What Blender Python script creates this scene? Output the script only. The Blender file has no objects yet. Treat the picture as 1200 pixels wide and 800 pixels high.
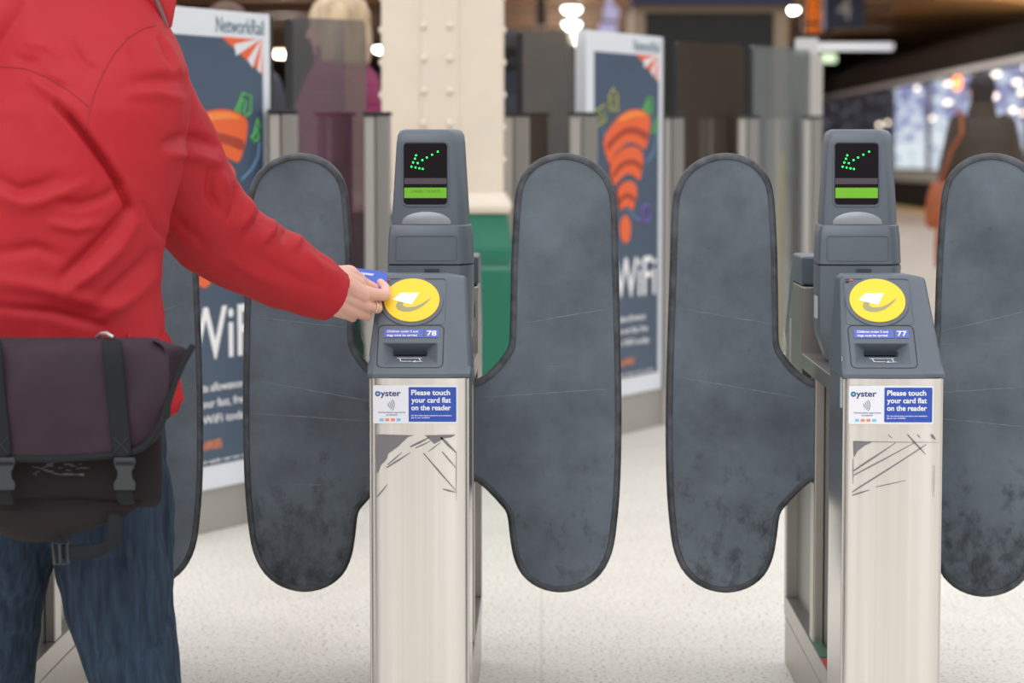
import bpy, bmesh, math, random
import numpy as np
from mathutils import Vector, Matrix, noise, Euler
from mathutils.bvhtree import BVHTree
random.seed(7)
PI = math.pi
C = bpy.context.scene.collection
scene = bpy.context.scene

# ------------------------------------------------------------------ camera
CAMZ = 1.17
FPX = 3000.0
HZ = 180.0; VPX = 635.0
pitch = math.atan((400 - HZ) / FPX)
yaw = math.atan((VPX - 600) / FPX)
cam_d = bpy.data.cameras.new('camera'); cam = bpy.data.objects.new('camera', cam_d); C.objects.link(cam)
cam.location = (0, 0, CAMZ)
cam.rotation_euler = Euler((PI / 2 - pitch, 0, yaw), 'XYZ')
cam_d.sensor_width = 36; cam_d.lens = 36 * FPX / 1200
cam_d.clip_end = 400
cam_d.dof.use_dof = True; cam_d.dof.focus_distance = 4.85; cam_d.dof.aperture_fstop = 4.2
scene.camera = cam
# ------------------------------------------------------------------ world, light, exposure
scene.view_settings.view_transform = 'Standard'
scene.view_settings.look = 'None'
scene.view_settings.gamma = 1.0
scene.view_settings.use_curve_mapping = False
scene.view_settings.exposure = 0.22
w = bpy.data.worlds.new('world'); scene.world = w; w.use_nodes = True
nt = w.node_tree; nt.nodes.clear()
wo = nt.nodes.new('ShaderNodeOutputWorld'); wb = nt.nodes.new('ShaderNodeBackground')
tc = nt.nodes.new('ShaderNodeTexCoord'); sp = nt.nodes.new('ShaderNodeSeparateXYZ'); cr = nt.nodes.new('ShaderNodeValToRGB')
nt.links.new(tc.outputs['Generated'], sp.inputs[0]); nt.links.new(sp.outputs['Z'], cr.inputs[0])
cr.color_ramp.elements[0].position = 0.0; cr.color_ramp.elements[0].color = (0.42, 0.41, 0.40, 1)
cr.color_ramp.elements[1].position = 0.55; cr.color_ramp.elements[1].color = (1.15, 1.15, 1.18, 1)
nt.links.new(cr.outputs[0], wb.inputs[0]); wb.inputs[1].default_value = 0.95
nt.links.new(wb.outputs[0], wo.inputs[0])
sd = bpy.data.lights.new('roof_daylight', 'SUN'); sd.energy = 0.9; sd.angle = math.radians(50); sd.color = (1, 0.99, 0.97)
so = bpy.data.objects.new('roof_daylight', sd); C.objects.link(so); so.rotation_euler = (math.radians(38), math.radians(-14), 0)

# ------------------------------------------------------------------ pixel -> world measuring
RM = cam.rotation_euler.to_matrix()
CP = Vector(cam.location)
def ray(px, py):
    return (RM @ Vector((px - 600, -(py - 400), -FPX))).normalized()
def P(px, py, Y):
    d = ray(px, py); return CP + d * (Y / d.y)
def proj(v):
    q = RM.transposed() @ (Vector(v) - CP)
    return 600 + FPX * q.x / -q.z, 400 - FPX * q.y / -q.z

# ------------------------------------------------------------------ materials
def lin(c):
    if isinstance(c, str):
        c = tuple(int(c[i:i + 2], 16) / 255 for i in (0, 2, 4))
    return tuple(x / 12.92 if x <= 0.04045 else ((x + 0.055) / 1.055) ** 2.4 for x in c) + (1,)
def mat(name, col, rough=0.5, metal=0.0, emit=None, estr=0, var=0.0, scale=20, bump=0.0, bscale=200, stretch=(1, 1, 1),
        spec=0.5, aniso=0.0, sheen=0.0, coat=0.0):
    m = bpy.data.materials.new(name); m.use_nodes = True
    n = m.node_tree; b = n.nodes['Principled BSDF']
    b.inputs['Base Color'].default_value = lin(col); b.inputs['Roughness'].default_value = rough
    b.inputs['Metallic'].default_value = metal
    b.inputs['Specular IOR Level'].default_value = spec
    if sheen: b.inputs['Sheen Weight'].default_value = sheen
    if coat: b.inputs['Coat Weight'].default_value = coat; b.inputs['Coat Roughness'].default_value = 0.15
    if emit:
        b.inputs['Emission Color'].default_value = lin(emit); b.inputs['Emission Strength'].default_value = estr
    if var or bump:
        t = n.nodes.new('ShaderNodeTexCoord'); mp = n.nodes.new('ShaderNodeMapping'); mp.inputs['Scale'].default_value = stretch
        n.links.new(t.outputs['Object'], mp.inputs[0])
    if var:
        no = n.nodes.new('ShaderNodeTexNoise'); no.inputs['Scale'].default_value = scale; no.inputs['Detail'].default_value = 5
        n.links.new(mp.outputs[0], no.inputs[0])
        c = lin(col); r = n.nodes.new('ShaderNodeValToRGB')
        r.color_ramp.elements[0].position = 0.3; r.color_ramp.elements[0].color = tuple(max(0, x * (1 - var)) for x in c[:3]) + (1,)
        r.color_ramp.elements[1].position = 0.7; r.color_ramp.elements[1].color = tuple(min(1, x * (1 + var)) for x in c[:3]) + (1,)
        n.links.new(no.outputs[0], r.inputs[0]); n.links.new(r.outputs[0], b.inputs['Base Color'])
    if bump:
        nb = n.nodes.new('ShaderNodeTexNoise'); nb.inputs['Scale'].default_value = bscale; nb.inputs['Detail'].default_value = 3
        n.links.new(mp.outputs[0], nb.inputs[0])
        bp = n.nodes.new('ShaderNodeBump'); bp.inputs['Strength'].default_value = bump; bp.inputs['Distance'].default_value = 0.002
        n.links.new(nb.outputs[0], bp.inputs['Height']); n.links.new(bp.outputs[0], b.inputs['Normal'])
    return m

def node(n, t, **kw):
    x = n.nodes.new(t)
    for k, v in kw.items(): setattr(x, k, v)
    return x

M = {}
M['plastic'] = mat('grey_plastic', '59626c', 0.38, var=0.05, scale=6, bump=0.08, bscale=900)
M['plastic_dark'] = mat('dark_plastic', '2f363d', 0.35)
M['steel_side'] = mat('satin_steel', 'b3aea8', 0.32, 0.9, var=0.05, scale=12, stretch=(1, 1, 0.1))
M['steel_dull'] = mat('dull_steel', '98948c', 0.5, 0.6, var=0.06, scale=10, stretch=(1, 1, .2))
M['dark_panel'] = mat('dark_panel', '6f6e6c', 0.3, 0.5)
M['black'] = mat('black', '0c0d10', 0.3)
M['glass_black'] = mat('display_glass', '120a10', 0.10, spec=.25)
M['seamdark'] = mat('seam_dark', '20252a', 0.6)
M['yellow'] = mat('reader_yellow', 'f6cf2e', 0.45)
M['white'] = mat('white_print', 'f2f2f2', 0.5)
M['swoosh'] = mat('grey_print', 'a09a70', 0.5)
M['blue'] = mat('sticker_blue', '2c4fae', 0.45)
M['bluelilac'] = mat('sign_blue', '5566b8', 0.4)
M['navy'] = mat('navy_print', '22366e', 0.5)
M['stickerw'] = mat('sticker_white', 'e4e6ee', 0.4)
M['lcyan'] = mat('icon_cyan', '6fc3ea', 0.5)
M['lorange'] = mat('icon_orange', 'e8896a', 0.5)
M['led'] = mat('led_green', '20e060', 0.5, emit='28f060', estr=2.4)
M['lcd'] = mat('lcd_green', '5f9d1c', 0.4, emit='63a51e', estr=0.35)
M['lcdtext'] = mat('lcd_text', '3c6a10', 0.5)
M['residue'] = mat('tape_residue', '78767a', 0.8)
M['labelw'] = mat('label_white', 'b9c2c8', 0.5)
M['red_led'] = mat('red_mark', 'd8502c', 0.5)
M['dome'] = mat('indicator_dome', '8b9197', 0.32, 0.3)

# brushed steel column; colour streaks also stand in for soft vertical reflections
def brushed():
    m = bpy.data.materials.new('brushed_steel'); m.use_nodes = True
    n = m.node_tree; b = n.nodes['Principled BSDF']
    b.inputs['Metallic'].default_value = 0.85
    t = node(n, 'ShaderNodeTexCoord'); mp = node(n, 'ShaderNodeMapping'); mp.inputs['Scale'].default_value = (1, 1, 0.012)
    n.links.new(t.outputs['Object'], mp.inputs[0])
    no = node(n, 'ShaderNodeTexNoise'); no.inputs['Scale'].default_value = 26; no.inputs['Detail'].default_value = 3
    n.links.new(mp.outputs[0], no.inputs[0])
    r = node(n, 'ShaderNodeValToRGB'); r.color_ramp.elements[0].color = lin('d2cec8'); r.color_ramp.elements[1].color = lin('eeebe6')
    r.color_ramp.elements[0].position = .3; r.color_ramp.elements[1].position = .7
    n.links.new(no.outputs[0], r.inputs[0]); n.links.new(r.outputs[0], b.inputs['Base Color'])
    mr = node(n, 'ShaderNodeMapRange'); mr.inputs[3].default_value = .22; mr.inputs[4].default_value = .42
    n.links.new(no.outputs[0], mr.inputs[0]); n.links.new(mr.outputs[0], b.inputs['Roughness'])
    return m
M['steel'] = brushed()
M['mirror'] = mat('polished_steel', 'c9c6c2', .16, .95)

# worn rubbery paddle face
def paddle_mat(seed, scuff):
    m = bpy.data.materials.new('worn_slate_panel'); m.use_nodes = True
    n = m.node_tree; b = n.nodes['Principled BSDF']; L = n.links.new
    b.inputs['Roughness'].default_value = 0.46
    t = node(n, 'ShaderNodeTexCoord')
    mp = node(n, 'ShaderNodeMapping'); mp.inputs['Location'].default_value = (seed, seed * 2, seed * .7)
    L(t.outputs['Object'], mp.inputs[0])
    n1 = node(n, 'ShaderNodeTexNoise'); n1.inputs['Scale'].default_value = 5; n1.inputs['Detail'].default_value = 6; n1.inputs['Roughness'].default_value = .65
    L(mp.outputs[0], n1.inputs[0])
    r = node(n, 'ShaderNodeValToRGB'); e = r.color_ramp.elements
    e[0].position = .3; e[0].color = lin('444d56'); e[1].position = .66; e[1].color = lin('646f7a')
    L(n1.outputs[0], r.inputs[0])
    # dark scuffs, more towards the bottom where shoes and bags hit
    mp2 = node(n, 'ShaderNodeMapping'); mp2.inputs['Scale'].default_value = (1.2, 1, .8); mp2.inputs['Location'].default_value = (seed * 3, 0, seed)
    L(t.outputs['Object'], mp2.inputs[0])
    n2 = node(n, 'ShaderNodeTexNoise'); n2.inputs['Scale'].default_value = 26; n2.inputs['Detail'].default_value = 8; n2.inputs['Roughness'].default_value = .7
    L(mp2.outputs[0], n2.inputs[0])
    s = node(n, 'ShaderNodeSeparateXYZ'); L(t.outputs['Object'], s.inputs[0])
    mr = node(n, 'ShaderNodeMapRange'); mr.inputs[1].default_value = .62; mr.inputs[2].default_value = .30
    mr.inputs[3].default_value = -0.07; mr.inputs[4].default_value = scuff
    L(s.outputs['Z'], mr.inputs[0])
    ad = node(n, 'ShaderNodeMath', operation='ADD'); L(n2.outputs[0], ad.inputs[0]); L(mr.outputs[0], ad.inputs[1])
    r2 = node(n, 'ShaderNodeValToRGB'); r2.color_ramp.elements[0].position = .55; r2.color_ramp.elements[1].position = .80
    L(ad.outputs[0], r2.inputs[0])
    mx = node(n, 'ShaderNodeMix', data_type='RGBA'); mx.inputs[7].default_value = lin('252a30')
    L(r2.outputs[0], mx.inputs[0]); L(r.outputs[0], mx.inputs[6])
    # thin pale scratches
    mp3 = node(n, 'ShaderNodeMapping'); mp3.inputs['Scale'].default_value = (2.2, 1, 60); mp3.inputs['Rotation'].default_value = (0, .12, 0)
    L(mp.outputs[0], mp3.inputs[0])
    n3 = node(n, 'ShaderNodeTexNoise'); n3.inputs['Scale'].default_value = 3; n3.inputs['Detail'].default_value = 3
    L(mp3.outputs[0], n3.inputs[0])
    r3 = node(n, 'ShaderNodeValToRGB'); r3.color_ramp.elements[0].position = .73; r3.color_ramp.elements[1].position = .86
    L(n3.outputs[0], r3.inputs[0])
    mx2 = node(n, 'ShaderNodeMix', data_type='RGBA'); mx2.inputs[7].default_value = lin('7a8288')
    L(r3.outputs[0], mx2.inputs[0]); L(mx.outputs[2], mx2.inputs[6])
    L(mx2.outputs[2], b.inputs['Base Color'])
    bp = node(n, 'ShaderNodeBump'); bp.inputs['Strength'].default_value = .12; bp.inputs['Distance'].default_value = .002
    L(n2.outputs[0], bp.inputs['Height']); L(bp.outputs[0], b.inputs['Normal'])
    return m
M['scratch'] = mat('pale_scratch', '858c92', 0.6)
M['rubber'] = mat('worn_black_rubber', '43474c', 0.5, var=.5, scale=40, bump=.3, bscale=120)

# ------------------------------------------------------------------ mesh helpers
def link(name, me, m=None, parent=None, smooth=True):
    o = bpy.data.objects.new(name, me); C.objects.link(o)
    if m: 
        me.materials.clear(); me.materials.append(m)
    if smooth:
        me.polygons.foreach_set('use_smooth', [True] * len(me.polygons))
    if parent: o.parent = parent
    return o
def bake(o):
    """replace the mesh by its modified version"""
    dg = bpy.context.evaluated_depsgraph_get(); dg.update()
    me = bpy.data.meshes.new_from_object(o.evaluated_get(dg), preserve_all_data_layers=True, depsgraph=dg)
    o.modifiers.clear(); o.data = me
def obj(name, bm, m, parent=None, bevel=0, seg=3, smooth=True, angle=40):
    bmesh.ops.recalc_face_normals(bm, faces=bm.faces)
    me = bpy.data.meshes.new(name); bm.to_mesh(me); bm.free()
    o = link(name, me, m, parent, smooth)
    if bevel:
        b = o.modifiers.new('b', 'BEVEL'); b.width = bevel; b.segments = seg; b.limit_method = 'ANGLE'; b.angle_limit = math.radians(30)
        b.harden_normals = False
    if smooth:
        try:
            me.set_sharp_from_angle(angle=math.radians(angle))
        except Exception: pass
        if bevel:
            wn = o.modifiers.new('w', 'WEIGHTED_NORMAL'); wn.keep_sharp = True
            for e in me.edges: e.use_edge_sharp = False
    return o
def box(bm, x0, x1, y0, y1, z0, z1, mx=None):
    vs = [bm.verts.new(Vector(p)) for p in ((x0, y0, z0), (x1, y0, z0), (x1, y1, z0), (x0, y1, z0), (x0, y0, z1), (x1, y0, z1), (x1, y1, z1), (x0, y1, z1))]
    if mx is not None:
        for v in vs: v.co = mx @ v.co
    for f in ((0, 1, 2, 3), (4, 5, 6, 7), (0, 1, 5, 4), (1, 2, 6, 5), (2, 3, 7, 6), (3, 0, 4, 7)): bm.faces.new([vs[i] for i in f])
def bx(*a): bm = bmesh.new(); box(bm, *a); return bm
def loft(rings, caps=True, bm=None, closed=True):
    bm = bm or bmesh.new()
    R = [[bm.verts.new(Vector(p)) for p in r] for r in rings]; n = len(R[0])
    for a, b in zip(R, R[1:]):
        for i in range(n if closed else n - 1):
            bm.faces.new((a[i], a[(i + 1) % n], b[(i + 1) % n], b[i]))
    if caps and closed:
        bm.faces.new(R[0]); bm.faces.new(R[-1])
    return bm
def prism(poly, f, a, b, bm=None):
    """poly 2-D, f(u,v,t)->3-D"""
    return loft([[f(u, v, a) for u, v in poly], [f(u, v, b) for u, v in poly]], bm=bm)
def tube(pts, rad, n=10, bm=None, flat=None, cyc=False):
    pts = [Vector(p) for p in pts]
    if not hasattr(rad, '__len__'): rad = [rad] * len(pts)
    rings = []; up = None
    for i, p in enumerate(pts):
        if cyc: t = pts[(i + 1) % len(pts)] - pts[i - 1]
        else: t = pts[min(i + 1, len(pts) - 1)] - pts[max(i - 1, 0)]
        t.normalize()
        if up is None: up = t.orthogonal().normalized()
        up = (up - t * up.dot(t)).normalized(); s = t.cross(up)
        rings.append([p + (up * math.cos(2 * PI * k / n) + s * math.sin(2 * PI * k / n)) * rad[i] for k in range(n)])
    if cyc: rings.append(rings[0])
    b = loft(rings, caps=not cyc, bm=bm)
    if cyc: bmesh.ops.remove_doubles(b, verts=b.verts, dist=1e-6)
    return b
def ball(bm, c, r, sub=2, sc=(1, 1, 1), rot=None):
    mx = Matrix.Translation(Vector(c)) @ (rot.to_4x4() if rot else Matrix()) @ Matrix.Diagonal((r * sc[0], r * sc[1], r * sc[2], 1))
    bmesh.ops.create_icosphere(bm, subdivisions=sub, radius=1, matrix=mx)
def capsule(bm, pts, rad):
    """chain of closed tapered capsules, for a voxel union"""
    pts = [Vector(p) for p in pts]
    for p, r in zip(pts, rad): ball(bm, p, r, 3)
    for (a, ra), (b, rb) in zip(list(zip(pts, rad)), list(zip(pts, rad))[1:]):
        d = b - a; L = d.length
        if L < 1e-5: continue
        q = d.to_track_quat('Z', 'Y').to_matrix().to_4x4()
        bmesh.ops.create_cone(bm, cap_ends=True, segments=28, radius1=ra, radius2=rb, depth=L, matrix=Matrix.Translation((a + b) / 2) @ q)
def union(name, bm, voxel, smooth_it=6, m=None, parent=None, fac=.5):
    me = bpy.data.meshes.new(name); bm.to_mesh(me); bm.free()
    o = bpy.data.objects.new(name, me); C.objects.link(o)
    r = o.modifiers.new('r', 'REMESH'); r.mode = 'VOXEL'; r.voxel_size = voxel
    if smooth_it:
        s = o.modifiers.new('s', 'SMOOTH'); s.iterations = smooth_it; s.factor = fac
    bake(o)
    me = o.data; me.materials.clear()
    if m: me.materials.append(m)
    me.polygons.foreach_set('use_smooth', [True] * len(me.polygons))
    if parent: o.parent = parent
    return o
def cut(o, bm):
    bmesh.ops.recalc_face_normals(bm, faces=bm.faces)
    me = bpy.data.meshes.new('t'); bm.to_mesh(me); bm.free(); c = bpy.data.objects.new('t', me); C.objects.link(c)
    if o.parent: c.parent = o.parent      # same frame as the thing it cuts
    md = o.modifiers.new('c', 'BOOLEAN'); md.operation = 'DIFFERENCE'; md.object = c; md.solver = 'EXACT'
    # boolean first in the stack
    while o.modifiers[0] != md:
        bpy.context.view_layer.objects.active = o
        i = list(o.modifiers).index(md); o.modifiers.move(i, i - 1)
    mats = list(o.data.materials)
    bake(o); o.data.materials.clear()
    for x in mats: o.data.materials.append(x)
    bpy.data.objects.remove(c); 
def frame(o3, u, v):
    """matrix from (u, v, w) to 3-D"""
    u = Vector(u).normalized(); v = Vector(v).normalized(); w_ = u.cross(v)
    m = Matrix((u, v, w_)).transposed().to_4x4(); return Matrix.Translation(Vector(o3)) @ m
def rrect(w_, h, r, n=5, cx=0, cy=0):
    out = []
    for sx, sy, a0 in ((1, 1, 0), (-1, 1, PI / 2), (-1, -1, PI), (1, -1, 1.5 * PI)):
        for k in range(n + 1):
            a = a0 + PI / 2 * k / n
            out.append((cx + sx * (w_ / 2 - r) + r * math.cos(a), cy + sy * (h / 2 - r) + r * math.sin(a)))
    return out
def plate(fr, poly, t0, t1, bm=None):
    return prism(poly, lambda u, v, t: fr @ Vector((u, v, t)), t0, t1, bm)
def letters(body, bold=0.0, shear=0):
    cu = bpy.data.curves.new('t', 'FONT'); cu.body = body; cu.size = 1; cu.offset = bold; cu.extrude = .01; cu.shear = shear; cu.resolution_u = 4
    o = bpy.data.objects.new('t', cu); C.objects.link(o)
    dg = bpy.context.evaluated_depsgraph_get(); dg.update()
    me = bpy.data.meshes.new_from_object(o.evaluated_get(dg)); bpy.data.objects.remove(o)
    return me
def text(name, lines, fr, m, parent, t=.0005, bold=0.0):
    """lines: (body, u0, v0, width, height) one mesh of lettering in the plane fr"""
    bm = bmesh.new()
    for body, u0, v0, wd, ht in lines:
        me = letters(body, bold)
        co = np.array([v.co[:] for v in me.vertices]); mn = co.min(0); mxx = co.max(0)
        sx = wd / (mxx[0] - mn[0]); 
        # reference cap height (0.7) and baseline 0
        sy = ht / .7
        b0 = len(bm.verts)
        bm.from_mesh(me); bm.verts.ensure_lookup_table()
        for v in list(bm.verts)[b0:]:
            u = u0 + (v.co.x - mn[0]) * sx; vv = v0 + v.co.y * sy
            v.co = fr @ Vector((u, vv, t if v.co.z > 0 else 0.0))
        bpy.data.meshes.remove(me)
    me = bpy.data.meshes.new(name); bm.to_mesh(me); bm.free()
    return link(name, me, m, parent, smooth=False)

# ------------------------------------------------------------------ naming
def tag(o, label=None, cat=None, group=None, kind=None):
    if label: o['label'] = label
    if cat: o['category'] = cat
    if group: o['group'] = group
    if kind: o['kind'] = kind
    return o
def thing(name, label, cat, loc=(0, 0, 0), rz=0, group=None):
    o = bpy.data.objects.new(name, None); C.objects.link(o); o.empty_display_size = .1
    o.location = loc; o.rotation_euler = (0, 0, rz); tag(o, label, cat, group); return o
def struct(name, bm, m, bevel=0, smooth=False, label=None):
    o = obj(name, bm, m, None, bevel, smooth=smooth); o['kind'] = 'structure'
    if label: o['label'] = label
    return o

# ================================================================== SETTING
def floor_mat():
    m = bpy.data.materials.new('terrazzo'); m.use_nodes = True
    n = m.node_tree; b = n.nodes['Principled BSDF']; L = n.links.new
    b.inputs['Roughness'].default_value = .42
    t = node(n, 'ShaderNodeTexCoord')
    vo = node(n, 'ShaderNodeTexNoise'); vo.inputs['Scale'].default_value = 95; vo.inputs['Detail'].default_value = 3
    L(t.outputs['Object'], vo.inputs[0])
    r = node(n, 'ShaderNodeValToRGB'); e = r.color_ramp.elements
    e[0].position = .34; e[0].color = lin('a39886'); e[1].position = .44; e[1].color = lin('e6e1d7')
    x = e.new(.62); x.color = lin('e6e1d7'); x = e.new(.72); x.color = lin('f3f0ea')
    L(vo.outputs[0], r.inputs[0])
    n2 = node(n, 'ShaderNodeTexNoise'); n2.inputs['Scale'].default_value = 3; L(t.outputs['Object'], n2.inputs[0])
    mr = node(n, 'ShaderNodeMapRange'); mr.inputs[3].default_value = .86; mr.inputs[4].default_value = 1.06; L(n2.outputs[0], mr.inputs[0])
    mm = node(n, 'ShaderNodeVectorMath', operation='SCALE'); L(r.outputs[0], mm.inputs[0]); L(mr.outputs[0], mm.inputs['Scale'])
    # tile joints
    br = node(n, 'ShaderNodeTexBrick'); br.offset = 0; br.inputs['Scale'].default_value = 1; br.inputs['Brick Width'].default_value = 1.2
    br.inputs['Row Height'].default_value = 1.2; br.inputs['Mortar Size'].default_value = .004
    br.inputs['Color1'].default_value = (0, 0, 0, 1); br.inputs['Color2'].default_value = (0, 0, 0, 1); br.inputs['Mortar'].default_value = (1, 1, 1, 1)
    L(t.outputs['Object'], br.inputs[0])
    mx = node(n, 'ShaderNodeMix', data_type='RGBA'); mx.inputs[7].default_value = lin('b9b2a6')
    mu = node(n, 'ShaderNodeMath', operation='MULTIPLY'); mu.inputs[1].default_value = .35; L(br.outputs['Color'], mu.inputs[0])
    L(mu.outputs[0], mx.inputs[0]); L(mm.outputs[0], mx.inputs[6]); L(mx.outputs[2], b.inputs['Base Color'])
    return m
struct('floor', bx(-30, 30, -30, 17, -.1, 0), floor_mat())
struct('floor_platform', bx(-30, 8.15, 17.0, 112, -.1, 0), mat('platform_paving', 'a69a8c', .6, var=.1, scale=1))
struct('trim_1', bx(7.55, 8.0, 17.05, 111, .0, .006), mat('yellow_line', 'c9a542', .6), label='yellow safety line along the platform edge')
struct('floor_trackbed', bx(8.16, 30, 17, 112, -1.1, -1.0), mat('ballast', '3a3632', .9, var=.3, scale=3))

def slat_mat(c1, c2, sc):
    m = bpy.data.materials.new('brown_slats'); m.use_nodes = True
    n = m.node_tree; b = n.nodes['Principled BSDF']; L = n.links.new; b.inputs['Roughness'].default_value = .6
    t = node(n, 'ShaderNodeTexCoord'); mp = node(n, 'ShaderNodeMapping'); mp.inputs['Scale'].default_value = (.06, sc, .2)
    L(t.outputs['Object'], mp.inputs[0]); no = node(n, 'ShaderNodeTexNoise'); no.inputs['Scale'].default_value = 1; no.inputs['Detail'].default_value = 3
    L(mp.outputs[0], no.inputs[0]); r = node(n, 'ShaderNodeValToRGB'); r.color_ramp.elements[0].color = lin(c1); r.color_ramp.elements[1].color = lin(c2)
    r.color_ramp.elements[0].position = .38; r.color_ramp.elements[1].position = .62
    L(no.outputs[0], r.inputs[0]); L(r.outputs[0], b.inputs['Base Color'])
    return m
struct('ceiling', bx(-30, 30, 42, 112, 4.6, 4.75), slat_mat('7a5028', 'd09a58', .5))
for i, y in enumerate(range(46, 112, 6)):
    struct('trim_%d' % (i + 2), bx(-30, 7.9, y, y + .35, 4.3, 4.6), mat('ceiling_beam', '4b3320', .6))
struct('wall_back', bx(-30, 30, 112, 112.3, -1, 5), mat('far_wall', '3a2e26', .8, var=.5, scale=.4))
struct('wall_left', bx(-30.3, -30, 16, 112, -1, 8), mat('side_wall', '6b5f52', .8, var=.3, scale=.5))
struct('wall_right', bx(15, 15.3, 24, 112, -1.1, 5), mat('far_wall_right', '4a423c', .8, var=.3, scale=.5))

# ================================================================== TICKET GATES
PC = 506.0; PS = 568.0
OUT = [(548, 447), (562, 443), (577, 432), (589, 418), (597, 404), (598.5, 380), (600, 310), (603, 250), (607, 218), (617, 199), (635, 185), (660, 179),
       (686, 184), (706, 197), (718, 215), (724, 242), (726, 310), (728.5, 400), (730, 480), (729, 560), (725, 615), (719, 650), (706, 675), (685, 691),
       (658, 697), (632, 691), (613, 676), (603, 655), (598.5, 630), (595, 604), (586, 591), (570, 574), (557, 564), (548, 561)]
def outline():
    pts = [((a - PC) / PS - .09, CAMZ - (b - HZ) / PS) for a, b in OUT]
    # Catmull-Rom resample
    n = len(pts); out = []
    for i in range(n - 1):
        p0, p1, p2, p3 = pts[max(i - 1, 0)], pts[i], pts[i + 1], pts[min(i + 2, n - 1)]
        for k in range(3):
            t = k / 3
            out.append(tuple(.5 * (2 * p1[j] + (p2[j] - p0[j]) * t + (2 * p0[j] - 5 * p1[j] + 4 * p2[j] - p3[j]) * t * t + (3 * p1[j] - p0[j] - 3 * p2[j] + p3[j]) * t ** 3) for j in (0, 1)))
    out.append(pts[-1]); return out
OL = outline()
def paddle(gate, side, ang, seed, scuff):
    """side +1 right, -1 left. hinge on the cabinet flank"""
    piv = Vector((side * .088, .58, 0))
    T = Matrix.Translation(piv) @ Matrix.Rotation(side * ang, 4, 'Z')
    f = lambda x, y, z: T @ Vector((side * x, y, z))
    n = len(OL); nor = []
    for i in range(n):
        a = Vector(OL[i - 1]); b = Vector(OL[(i + 1) % n]); d = (b - a).normalized(); nor.append(Vector((-d.y, d.x)))
    ins = [(Vector(p) - q * .012) for p, q in zip(OL, nor)]
    pb = bmesh.new(); loft([[f(p.x, -.0135, p.y) for p in ins], [f(p.x, .0135, p.y) for p in ins]], bm=pb)
    prof = [(.014, -.0125), (.0125, -.0165), (.006, -.0175), (.0015, -.0145), (0, -.006), (0, .006), (.0015, .0145), (.006, .0175), (.0125, .0165), (.014, .0125)]
    p = obj('gate_paddle', pb, paddle_mat(seed, scuff), gate, smooth=False)
    rings = []
    for q, nn in list(zip(OL, nor)):
        rings.append([f(q[0] - nn.x * d, y, q[1] - nn.y * d) for d, y in prof])
    obj('rubber_edge', loft(rings, caps=True), M['rubber'], p, angle=60)
    # hinge bracket inside cabinet flank
    hb = bmesh.new(); capsule(hb, [piv + Vector((-side * .012, 0, z)) for z in (.50, .70)], [.017, .017])
    h = obj('hinge', hb, M['plastic_dark'], p)
    # drawn scratches
    rr = random.Random(seed * 10)
    for (x0, z0, x1, z1) in [(.02, .66, .28, .70), (.08, .80, .28, .85), (.05, .62, .29, .615)][: 2 + int(seed) % 2]:
        x0 += rr.uniform(-.01, .01); z0 += rr.uniform(-.02, .02); z1 += rr.uniform(-.02, .02)
        N = 24; up = []; dn = []
        for k in range(N + 1):
            x, z = x0 + (x1 - x0) * k / N, z0 + (z1 - z0) * k / N + rr.uniform(-.0006, .0006)
            w_ = rr.uniform(.0002, .0007) * math.sin(PI * (k + .5) / (N + 1)) ** .5
            up.append(f(x, -.0138, z + w_)); dn.append(f(x, -.0138, z - w_))
        sb = bmesh.new(); U = [sb.verts.new(q) for q in up]; D = [sb.verts.new(q) for q in dn]
        for k in range(N): sb.faces.new((D[k], D[k + 1], U[k + 1], U[k]))
        obj('scratch', sb, M['scratch'], p, smooth=False)
    return p

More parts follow.
